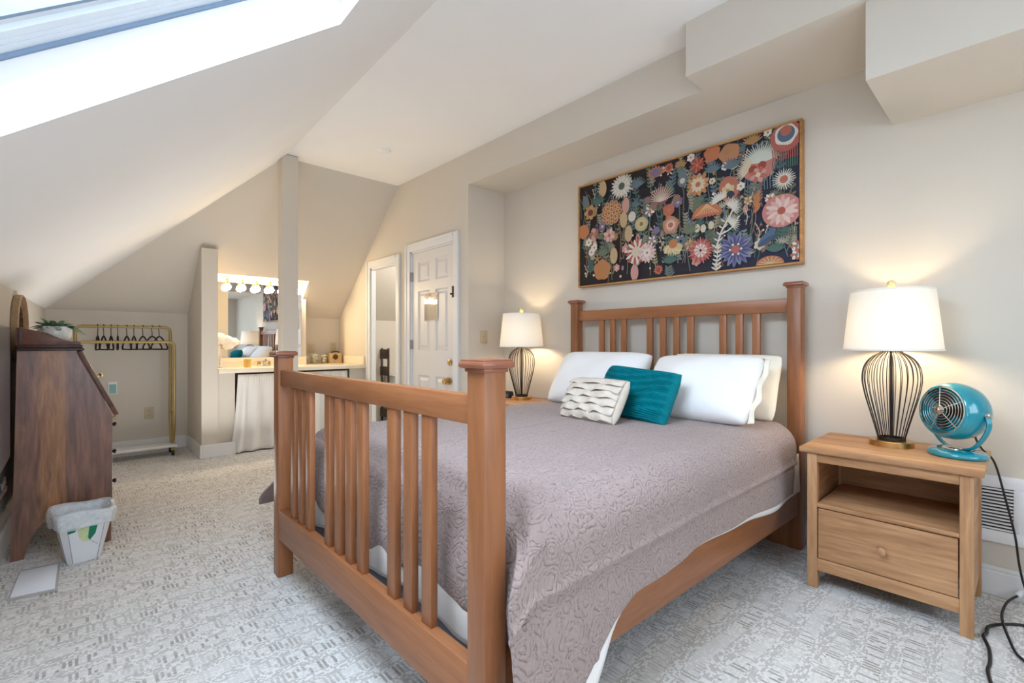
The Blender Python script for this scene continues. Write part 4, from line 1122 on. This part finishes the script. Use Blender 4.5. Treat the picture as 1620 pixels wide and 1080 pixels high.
# mapping of sketch units (0..100 across, 0..50 up) to the canvas
UX = PW / 100; UV = PH / 50
def S2(pts, col): shapes.append(([(x * UX, y * UV) for x, y in pts], col))
AS = 1.0
def disc(x, y, r, col, n=20, ry=None, rot=0, wob=0):
    ry = ry or r
    pts = []
    for k in range(n):
        a = 2 * PI * k / n; q = 1 + wob * math.sin(a * 5 + x)
        px, py = r * q * math.cos(a), ry * q * math.sin(a)
        pts.append((x + px * math.cos(rot) - py * math.sin(rot), y + px * math.sin(rot) + py * math.cos(rot)))
    S2(pts, col)
def petal(x, y, a, r0, r1, w, col):
    ca, sa = math.cos(a), math.sin(a); pts = []
    for k in range(10):
        t = k / 9; pts.append((r0 + (r1 - r0) * t, w * math.sin(PI * (t * .86 + .07)) ** .8))
    for k in range(10):
        t = 1 - k / 9; pts.append((r0 + (r1 - r0) * t, -w * math.sin(PI * (t * .86 + .07)) ** .8))
    S2([(x + p * ca - q * sa, y + p * sa + q * ca) for p, q in pts], col)
def flower(x, y, r, n, cols, centre=None, rc=.25, w=None, a0=0, span=2 * PI, r0=.15):
    w = w or r * 2.4 / n
    for k in range(n):
        a = a0 + span * (k + .5) / n
        petal(x, y, a, r * r0, r * (1 + .06 * math.sin(k * 2.3)), w, cols[k % len(cols)])
    if centre: disc(x, y, r * rc, centre, 14)
def stroke(pts, w, col):
    P = [p.to_2d() for p in catmull([(x, y, 0) for x, y in pts], 6)]
    for p, q in zip(P, P[1:]):
        d = (q - p)
        if d.length < 1e-6: continue
        d.normalize(); n_ = Vector((-d.y, d.x)) * w / 2
        S2([tuple(p + n_ - d * w * .2), tuple(p - n_ - d * w * .2), tuple(q - n_ + d * w * .2), tuple(q + n_ + d * w * .2)], col)
def leafy(x, y, h, lean, col, n=5, w=.8, l=3, lc=None):
    stroke([(x, y), (x + lean * .4, y + h * .5), (x + lean, y + h)], .4, lc or col)
    for k in range(n):
        t = (k + 1) / (n + .5); px, py = x + lean * t, y + h * t
        for s_ in (-1, 1): petal(px, py, PI / 2 + s_ * .95, 0, l * (1 - .4 * t), w * .55, col)
def fanburst(x, y, r, n, col, a0=.4, a1=PI - .4, w=.25):
    for k in range(n):
        a = a0 + (a1 - a0) * k / (n - 1); petal(x, y, a, 0, r * (1 + .08 * math.sin(k * 3)), w, col)
SAGE, TEALG, BLUEG, OLIVE, CREAM, PINK, CORAL, ORANGE, OCHRE, WHITE, RED, BLUE, NAVY, LILAC, YEL, DUSK = (118, 132, 106), (84, 120, 112), (108, 130, 142), (136, 128, 82), (226, 208, 176), (222, 158, 146), (206, 110, 86), (212, 130, 76), (190, 142, 84), (236, 228, 212), (176, 74, 62), (86, 116, 150), (56, 66, 92), (136, 118, 156), (224, 196, 130), (160, 116, 104)
DARK = (40, 36, 38)
# undergrowth
for k in range(120):
    x = rnd.uniform(2, 97); y = 44 * rnd.random() - 3; leafy(x, y, rnd.uniform(5, 11), rnd.uniform(-2, 2), rnd.choice([SAGE, TEALG, OLIVE, BLUEG, (150, 150, 124), (112, 132, 126), (168, 160, 136)]), rnd.randint(3, 6), .8, rnd.uniform(2, 3.4))
for k in range(80):
    x = rnd.uniform(1, 98); y = rnd.uniform(0, 34); stroke([(x, y), (x + rnd.uniform(-2, 2), y + 7), (x + rnd.uniform(-3, 3), y + rnd.uniform(12, 18))], .35, rnd.choice([SAGE, OLIVE, BLUEG, DUSK, TEALG]))
for k in range(120):
    x = rnd.uniform(2, 98); y = rnd.uniform(2, 48); disc(x, y, rnd.uniform(.3, .7), rnd.choice([CREAM, PINK, OCHRE, CORAL, WHITE, BLUEG]), 8)
# FILL: small blossoms, pods and sprays between the large flowers
for k in range(95):
    x = rnd.uniform(1.5, 98.5); y = rnd.uniform(1.5, 48.5); q_ = k % 6; r_ = rnd.uniform(1.3, 2.6)
    c1 = rnd.choice([PINK, CORAL, OCHRE, CREAM, (206, 176, 150), DUSK, (196, 140, 110), LILAC, BLUEG]); c2 = rnd.choice([CREAM, RED, OCHRE, DARK, WHITE])
    if q_ == 0: flower(x, y, r_, 6, [c1], c2, .3)
    elif q_ == 1: fanburst(x, y - 1, r_ * 1.5, 7, rnd.choice([SAGE, (182, 176, 150), BLUEG, CREAM]), .5, PI - .5, .25)
    elif q_ == 2: disc(x, y, r_ * .55, c1, 12, r_ * .95); disc(x, y, r_ * .3, c2, 10, r_ * .55)
    elif q_ == 3:
        stroke([(x, y - 3), (x + .5, y), (x + rnd.uniform(-2, 2), y + 3.5)], .3, CREAM)
        for j in range(4): disc(x + .4 + (j % 2 - .5) * 1.4, y - 1.5 + j * 1.3, .45, c1, 8)
    elif q_ == 4: flower(x, y, r_, 10, [c1, c2], OCHRE, .35)
    else: leafy(x, y - 3, 7, rnd.uniform(-1.5, 1.5), rnd.choice([(186, 190, 168), (140, 160, 146), (176, 164, 128)]), 5, .6, 1.9)
flower(25.5, 44.7, 5.8, 22, [WHITE, (222, 214, 196)], (86, 108, 98), .3)
disc(19.8, 33.4, 5.6, (180, 88, 62), 24, None, 0, .08)
for rr_, nn_ in ((.86, 12), (.56, 8), (.25, 4)):
    for k in range(nn_): disc(19.8 + 5.6 * rr_ * math.cos(k * 2 * PI / nn_), 33.4 + 5.6 * rr_ * math.sin(k * 2 * PI / nn_), 5.6 * .2, YEL, 10); disc(19.8 + 5.6 * rr_ * math.cos(k * 2 * PI / nn_), 33.4 + 5.6 * rr_ * math.sin(k * 2 * PI / nn_), 5.6 * .14, (196, 104, 74), 10)
flower(7.2, 35.9, 3.8, 7, [OCHRE, (204, 158, 98)], (128, 62, 52), .42)
disc(2.7, 27.1, 3.6, ORANGE, 18, None, 0, .05)
flower(9.6, 24.8, 3.0, 5, [DUSK, PINK], OCHRE, .3)
flower(18.5, 22.7, 3.4, 8, [PINK, (230, 188, 172)], CORAL, .25)
flower(33.4, 12.8, 6.0, 20, [(206, 92, 84), WHITE], CREAM, .4)
flower(39.0, 11.6, 4.6, 16, [(236, 206, 198), (226, 184, 176)], (244, 226, 214), .35); flower(39.0, 11.6, 4.6 * .45, 9, [WHITE], (210, 130, 120), .3)
disc(14.3, 6.7, 5.0, (204, 134, 76), 16, None, .3, .09)
fanburst(43.4, 45.4 - 1, 5.0, 7, ORANGE, .5, PI - .5, .9); fanburst(43.4, 45.4 - 1, 5.0 * .85, 5, LILAC, .8, PI - .8, .7)
flower(49.7, 46.8, 2.1, 9, [CORAL], RED, .45)
disc(45.8, 35.5, 5.1 * .8, (150, 92, 92), 18); fanburst(45.8, 35.5 - 5.1 * .5, 5.1 * 1.4, 15, (226, 210, 186), .25, PI - .25, .18)
flower(62.7, 36.4, 4.9, 11, [(222, 156, 96), (212, 138, 82)], OCHRE, .3); flower(62.7, 36.4, 4.9 * .65, 11, [CREAM], (206, 120, 72), .35, None, .2)
disc(50.5, 21.9, 3.8, (208, 140, 96), 20, None, 0, .05); disc(50.5, 21.9, 3.8 * .7, PINK, 18); disc(50.5, 21.9, 3.8 * .5, CREAM, 14); disc(50.5, 21.9, 3.8 * .32, CORAL, 12)
flower(49.7, 28.5, 2.6, 3, [CORAL], ORANGE, .3)
disc(36.1, 25.0, 3.3 * 1.05, (198, 188, 142), 18, 3.3); flower(36.1, 25.0, 3.3 * .8, 8, [YEL], OLIVE, .35)
disc(31.2, 29.3, 2.0, (232, 218, 200), 14, 2.0 * 1.2)
flower(51.6, 13.1, 4.8, 9, [YEL, (236, 214, 160)], None, .3, None, PI + .15, PI - .3); disc(51.6, 13.1 + .6, 4.8 * .42, ORANGE, 14)
S2([(66.4 + 5.4 * 1.15 * math.cos(a * PI / 14), 24.8 - 5.4 * .35 + 5.4 * .9 * math.sin(a * PI / 14)) for a in range(15)], (214, 124, 78))
for k in range(9): stroke([(66.4, 24.8 + 5.4 * .5), (66.4 + 5.4 * (k - 4) / 4.2, 24.8 - 5.4 * .3)], .3, (240, 184, 130))
for k in range(9): disc(66.4 + 5.4 * (k - 4) / 4, 24.8 - 5.4 * .35, 5.4 * .13, CORAL, 10)
flower(63.8, 9.1, 5.3, 26, [(216, 122, 112), (198, 92, 84)], (236, 214, 206), .5); flower(63.8, 9.1, 5.3 * .55, 18, [WHITE, PINK], DARK, .18)
fanburst(55.0, 45.4, 3.3, 7, OCHRE, .5, PI - .5, .5); disc(55.0, 45.4 - 1, 3.3 * .5, SAGE, 12)
disc(55.9, 39.6, 2.2, BLUEG, 14, 2.2 * 1.2); disc(55.9, 39.6, 2.2 * .55, CREAM, 12); flower(55.9, 39.6 + 2.2, 2.2, 5, [BLUEG], None, .2, None, .3, PI - .6)
flower(62.4, 44.5, 3.3, 13, [RED, CORAL], (220, 120, 90), .2)
disc(68.6, 47.4, 3.3, (216, 122, 80), 18, None, 0, .1); disc(68.6, 47.4, 3.3 * .5, ORANGE, 12)
disc(75.4, 45.6, 4.1, (206, 138, 92), 18, 4.1 * .9, .3, .08); disc(75.4 - 1, 45.6 + .6, 4.1 * .3, OCHRE, 10)
fanburst(68.8, 41.7 - 2, 4.2, 9, BLUEG, .4, PI - .4, .4)
disc(75.3, 31.6, 4.6 * .85, (204, 116, 92), 20, 4.6 * 1.1, .2); flower(75.3 - .4, 31.6 - .6, 4.6 * .6, 6, [YEL, CREAM], OCHRE, .25); disc(75.3 + .6, 31.6 - 2.4, 4.6 * .35, NAVY, 12)
fanburst(77.6 - 1.5, 24.2, 4.1, 17, WHITE, -.9, 2.4, .2)
fanburst(77.3 - 1.5, 17.8, 3.9, 15, WHITE, -.9, 2.2, .18)
fanburst(71.4, 28.7 - 1, 3.6, 11, WHITE, .5, 3.4, .35)
disc(86.4, 37.3, 6.0, (212, 128, 116), 26, 6.0 * .9); fanburst(86.4 + .6, 37.3 + 6.0 * .2, 6.0 * 1.25, 24, (214, 222, 206), .2, 2.9, .26); fanburst(86.4 - 6.0 * .6, 37.3 - .5, 6.0 * .8, 16, CREAM, 1.3, 3.9, .24)
for k in range(11): stroke([(86.4 - 6.0 * .8 + k * 6.0 * .16, 37.3 - 6.0 * .6), (86.4 - 6.0 * .85 + k * 6.0 * .17, 37.3 - 6.0 * 1.5)], .35, BLUEG)
disc(86.4 - 6.0 * .35, 37.3 - 6.0 * .1, 6.0 * .27, RED, 12); disc(86.4 + 6.0 * .2, 37.3 + 6.0 * .05, 6.0 * .25, RED, 12); flower(86.4 - .2, 37.3 - 6.0 * .5, 6.0 * .5, 8, [PINK, CORAL], CREAM, .3)
disc(95.7, 45.6, 5.3, (196, 102, 90), 26); disc(95.7, 45.6 + 5.3 * .15, 5.3 * .72, WHITE, 22, None, 0, .06); disc(95.7, 45.6 + 5.3 * .2, 5.3 * .55, BLUE, 20); disc(95.7, 45.6 + 5.3 * .42, 5.3 * .36, CORAL, 16)
for k in range(13): stroke([(95.7 - 5.3 * .85 + k * 5.3 * .14, 45.6 - 5.3 * .7), (95.7 - 5.3 * .8 + k * 5.3 * .135, 45.6 - 5.3 * 1.5)], .4, (186, 96, 88))
for k in range(13): stroke([(95.7 - 5.3 * .85 + k * 5.3 * .14, 45.6 - 5.3 * 1.5), (95.7 - 5.3 * .8 + k * 5.3 * .135, 45.6 - 5.3 * 2.1)], .36, TEALG)
flower(95.0, 30.4, 3.9, 26, [WHITE, (206, 206, 192)], CORAL, .36, .22)
disc(94.2, 19.2, 6.3 * 1.05, (216, 136, 128), 28, 6.3 * .95); flower(94.2, 19.2, 6.3 * .85, 15, [(240, 206, 192), (232, 178, 166)], (192, 92, 74), .26)
for k in range(15): stroke([(94.2 - 6.3 * .75 + k * 6.3 * .105, 19.2 - 6.3 * .95), (94.2 - 6.3 * .8 + k * 6.3 * .11, 19.2 - 6.3 * 1.5)], .3, TEALG)
flower(77.9, 7.5, 6.7, 17, [(110, 112, 156), (132, 140, 178)], None, .2); flower(77.9, 7.5, 6.7 * .8, 17, [(84, 80, 128)], (200, 108, 92), .3, .35)
for k in range(6): disc(77.9 + 6.7 * .32 * math.cos(k * PI / 3), 7.5 + 6.7 * .32 * math.sin(k * PI / 3), 6.7 * .07, WHITE, 8)
S2([(90.3 + 4.5 * 1.1 * math.cos(a * PI / 14), 2.2 - 4.5 * .5 + 4.5 * .75 * math.sin(a * PI / 14)) for a in range(15)], (206, 122, 84))
for k in range(8): stroke([(90.3, 2.2 - 4.5 * .4), (90.3 + 4.5 * .95 * math.cos((k + .5) * PI / 8), 2.2 - 4.5 * .5 + 4.5 * .65 * math.sin((k + .5) * PI / 8))], .3, YEL)
for k in range(5): petal(85.7 + (k % 2 - .5) * 1.6, 22.2 - 2 + k * 1.2, PI / 2 + (k % 2 - .5) * 1.1, 0, 4, .8, (204, 128, 78))
petal(89.1, 10.4, .7, -3.4, 3.4 * 1.2, 1.4, BLUE); petal(89.1, 10.4 - 1.4, .55, -3.4, 3.4, 1.0, (72, 96, 128))
flower(44.7, 3.3, 2.2, 12, [CORAL], RED, .5)
stroke([(70.4, 9.2), (70.4 + 2, 9.2 + 6), (70.4 + 5, 9.2 + 11), (70.4 + 8, 9.2 + 17)], .7, WHITE); stroke([(70.4 + 2, 9.2 + 5), (70.4 + 6, 9.2 + 7), (70.4 + 9, 9.2 + 11)], .5, WHITE)
for k in range(5):
    for s_ in (-1, 1): petal(70.4 + k * .9, 9.2 + k * 2.4, PI / 2 + s_ * .9, 0, 2.4, .28, WHITE)
leafy(70.2, 3.6 - 5, 11, 1, WHITE, 6, .6, 2.6)
disc(27.9, 35.1, 3.7 * .55, PINK, 14, 3.7); stroke([(27.9, 35.1 - 3.7), (27.9 - .4, 35.1 - 3.7 - 5)], .35, SAGE)
disc(29.4, 21.7, 3.8 * .55, (214, 178, 128), 14, 3.8); stroke([(29.4, 21.7 - 3.8), (29.4 - .4, 21.7 - 3.8 - 5)], .35, SAGE)
disc(21.2, 12.6, 3.9 * .55, (214, 178, 128), 14, 3.9); stroke([(21.2, 12.6 - 3.9), (21.2 - .4, 12.6 - 3.9 - 5)], .35, SAGE)
disc(32.6, 3.4, 3.8 * .55, PINK, 14, 3.8); stroke([(32.6, 3.4 - 3.8), (32.6 - .4, 3.4 - 3.8 - 5)], .35, SAGE)
disc(14.9, 45.9, 3.9 * .55, (214, 178, 128), 14, 3.9); stroke([(14.9, 45.9 - 3.9), (14.9 - .4, 45.9 - 3.9 - 5)], .35, SAGE)
disc(26.7, 28.7, 3.8 * .55, (214, 178, 128), 14, 3.8); stroke([(26.7, 28.7 - 3.8), (26.7 - .4, 28.7 - 3.8 - 5)], .35, SAGE)
flower(59.7, 48.3, 1.8, 6, [WHITE], OCHRE, .25)
flower(73.9, 40.7, 1.6, 6, [WHITE], OCHRE, .25)
flower(89.6, 49.1, 1.6, 6, [WHITE], OCHRE, .25)
flower(79.9, 31.5, 1.7, 6, [WHITE], OCHRE, .25)
flower(6.3, 21.2, 2.1, 6, [WHITE], OCHRE, .25)
flower(9.6, 18.1, 2.1, 6, [WHITE], OCHRE, .25)
flower(8.0, 16.1, 2.0, 6, [WHITE], OCHRE, .25)
disc(62.4, 18.4, 1.8 * .7, CREAM, 12, 1.8)
disc(65.0, 17.9, 1.7 * .7, CREAM, 12, 1.7)
disc(68.3, 18.6, 1.7 * .7, CREAM, 12, 1.7)
disc(43.8, 20.8, 1.7, LILAC, 12)
disc(39.5, 35.0, 1.7, DUSK, 12)
disc(42.5, 32.0, 1.8, DUSK, 12)
disc(53.4, 32.7, 1.7, DUSK, 12)
flower(99.1, 5.6, 1.9, 7, [WHITE, CORAL], BLUEG, .3)
flower(99.1, 2.5, 1.9, 7, [WHITE, CORAL], BLUEG, .3)
fanburst(11.7, 40.2 - 1.5, 5.4, 9, TEALG, .45, PI - .45, .4)
fanburst(34.0, 43.4 - 1.5, 5.0, 9, BLUEG, .45, PI - .45, .4)
fanburst(58.9, 18.2 - 1.5, 4.6, 9, SAGE, .45, PI - .45, .4)
fanburst(76.3, 40.7 - 1.5, 4.3, 9, BLUEG, .45, PI - .45, .4)
fanburst(84.1, 47.9 - 1.5, 4.1, 9, OCHRE, .45, PI - .45, .4)
fanburst(14.9, 14.7 - 1.5, 5.3, 9, SAGE, .45, PI - .45, .4)
fanburst(50.2, 6.8 - 1.5, 4.8, 9, TEALG, .45, PI - .45, .4)
fanburst(92.2, 6.0 - 1.5, 4.0, 9, TEALG, .45, PI - .45, .4)
bm_ = bmesh.new(); lay = bm_.loops.layers.float_color.new('paint')
def addface(pts, x, col):
    vs = [bm_.verts.new((x, PY0 - p[0], PZ0 + p[1])) for p in pts]
    f = bm_.faces.new(vs)
    for lp in f.loops: lp[lay] = col
n_ = 12
for i in range(n_):
    t0, t1 = i / n_, (i + 1) / n_
    c0 = tuple(a + (c - a) * (t0 ** 2) for a, c in zip(lin((40, 36, 36)), lin((52, 58, 80))))
    addface([(PW * t0, 0), (PW * t1, 0), (PW * t1, PH), (PW * t0, PH)], PX, c0)
def clip(poly):
    for ax, lim, sg in ((0, .002, 1), (0, PW - .002, -1), (1, .002, 1), (1, PH - .002, -1)):
        out = []
        for i in range(len(poly)):
            p, q_ = poly[i], poly[(i + 1) % len(poly)]
            dp, dq = sg * (p[ax] - lim), sg * (q_[ax] - lim)
            if dp >= 0: out.append(p)
            if dp * dq < 0:
                t_ = dp / (dp - dq); out.append((p[0] + (q_[0] - p[0]) * t_, p[1] + (q_[1] - p[1]) * t_))
        poly = out
        if len(poly) < 3: return None
    return poly
z_ = 0
for pts, col in shapes:
    pp = clip(pts)
    if pp is None: continue
    z_ += 1
    g_ = sum(col) / 3
    addface(pp, PX - .0004 - z_ * 2.5e-6, lin(tuple(min(255, (g_ + (c - g_) * .82)) * .95 for c in col)))
bm_.transform(INV[pic.name])
me = bpy.data.meshes.new('canvas'); bm_.to_mesh(me); bm_.free(); me.materials.append(M['painted'])
o = bpy.data.objects.new('canvas', me); C.objects.link(o); o.parent = pic
b = MB(); b.box(PX + .0005, XW - .001, PY0 - PW, PY0, PZ0, PZ0 + PH); b.build('stretcher', M['darkwood'], pic, 0)
# ------------------------------------------------------------------ light, sky and camera
def area(name, loc, rot, sx, sy, power, rgb):
    l = bpy.data.lights.new(name, 'AREA'); l.shape = 'RECTANGLE'; l.size = sx; l.size_y = sy; l.energy = power; l.color = rgb
    o = bpy.data.objects.new(name, l); C.objects.link(o); o.location = loc
    o.rotation_euler = rot; return o
def aim(o, tgt): o.rotation_euler = (Vector(tgt) - o.location).to_track_quat('-Z', 'Y').to_euler()
a = area('skylight_daylight', (.10, 1.05, 2.75), (0, 0, 0), 1.2, 1.2, 64, (.80, .90, 1)); aim(a, (.75, 1.1, 1.6))
a = area('rear_fill', (1.5, YB + .04, 1.55), (R(90), 0, 0), 1.9, 1.3, 10, (.80, .90, 1)); aim(a, (1.5, 3, 1.3))  # unseen fill added before the rear wall to brighten the room
a = area('overhead_fill', (.75, -.9, 2.35), (0, 0, 0), 1.3, 1.3, 3, (.80, .90, 1)); aim(a, (1.2, 2.2, .2))  # soft overhead fill added behind the viewer; the ceiling has no opening here
a = area('bounce_fill', (.25, -.45, .9), (0, 0, 0), .7, .7, 10, (.86, .93, 1)); aim(a, (.35, 1.9, 2.6))  # added fill light, thrown up at the ceiling to even out the brightness
a = area('hall_fill', (.95, 4.3, .22), (R(180), 0, 0), 1.0, 2.2, 16, (1, .94, .85))  # upward fill added near the floor to lift the far end; no fixture
l = bpy.data.lights.new('side_room_fill', 'POINT'); l.energy = 42; l.shadow_soft_size = .15; l.color = (1, .93, .82)  # unseen point light added to brighten the room past the doorway
o = bpy.data.objects.new('side_room_fill', l); C.objects.link(o); o.location = (3.7, 5.0, 2.2)
w = bpy.data.worlds.new('sky'); bpy.context.scene.world = w; w.use_nodes = True
bg = w.node_tree.nodes['Background']; bg.inputs[0].default_value = (.93, .96, 1, 1); bg.inputs[1].default_value = 2.4

cam = bpy.data.cameras.new('camera'); co = bpy.data.objects.new('camera', cam); C.objects.link(co)
co.location = (0, 0, 1.18); co.rotation_euler = (R(90), 0, -R(42.75))
cam.sensor_fit = 'HORIZONTAL'; cam.sensor_width = 36; cam.lens = 36 * 750 / 1620; cam.shift_y = 2 / 1620; cam.clip_start = .02
sc = bpy.context.scene; sc.camera = co
sc.view_settings.view_transform = 'Standard'; sc.view_settings.look = 'None'; sc.view_settings.exposure = .40
sc.view_settings.use_white_balance = True; sc.view_settings.white_balance_temperature = 6000
sc.cycles.max_bounces = 8; sc.cycles.diffuse_bounces = 5; sc.cycles.transparent_max_bounces = 16
sc.cycles.caustics_reflective = False; sc.cycles.caustics_refractive = False
sc.cycles.sample_clamp_indirect = 6
sc.cycles.use_denoising = True
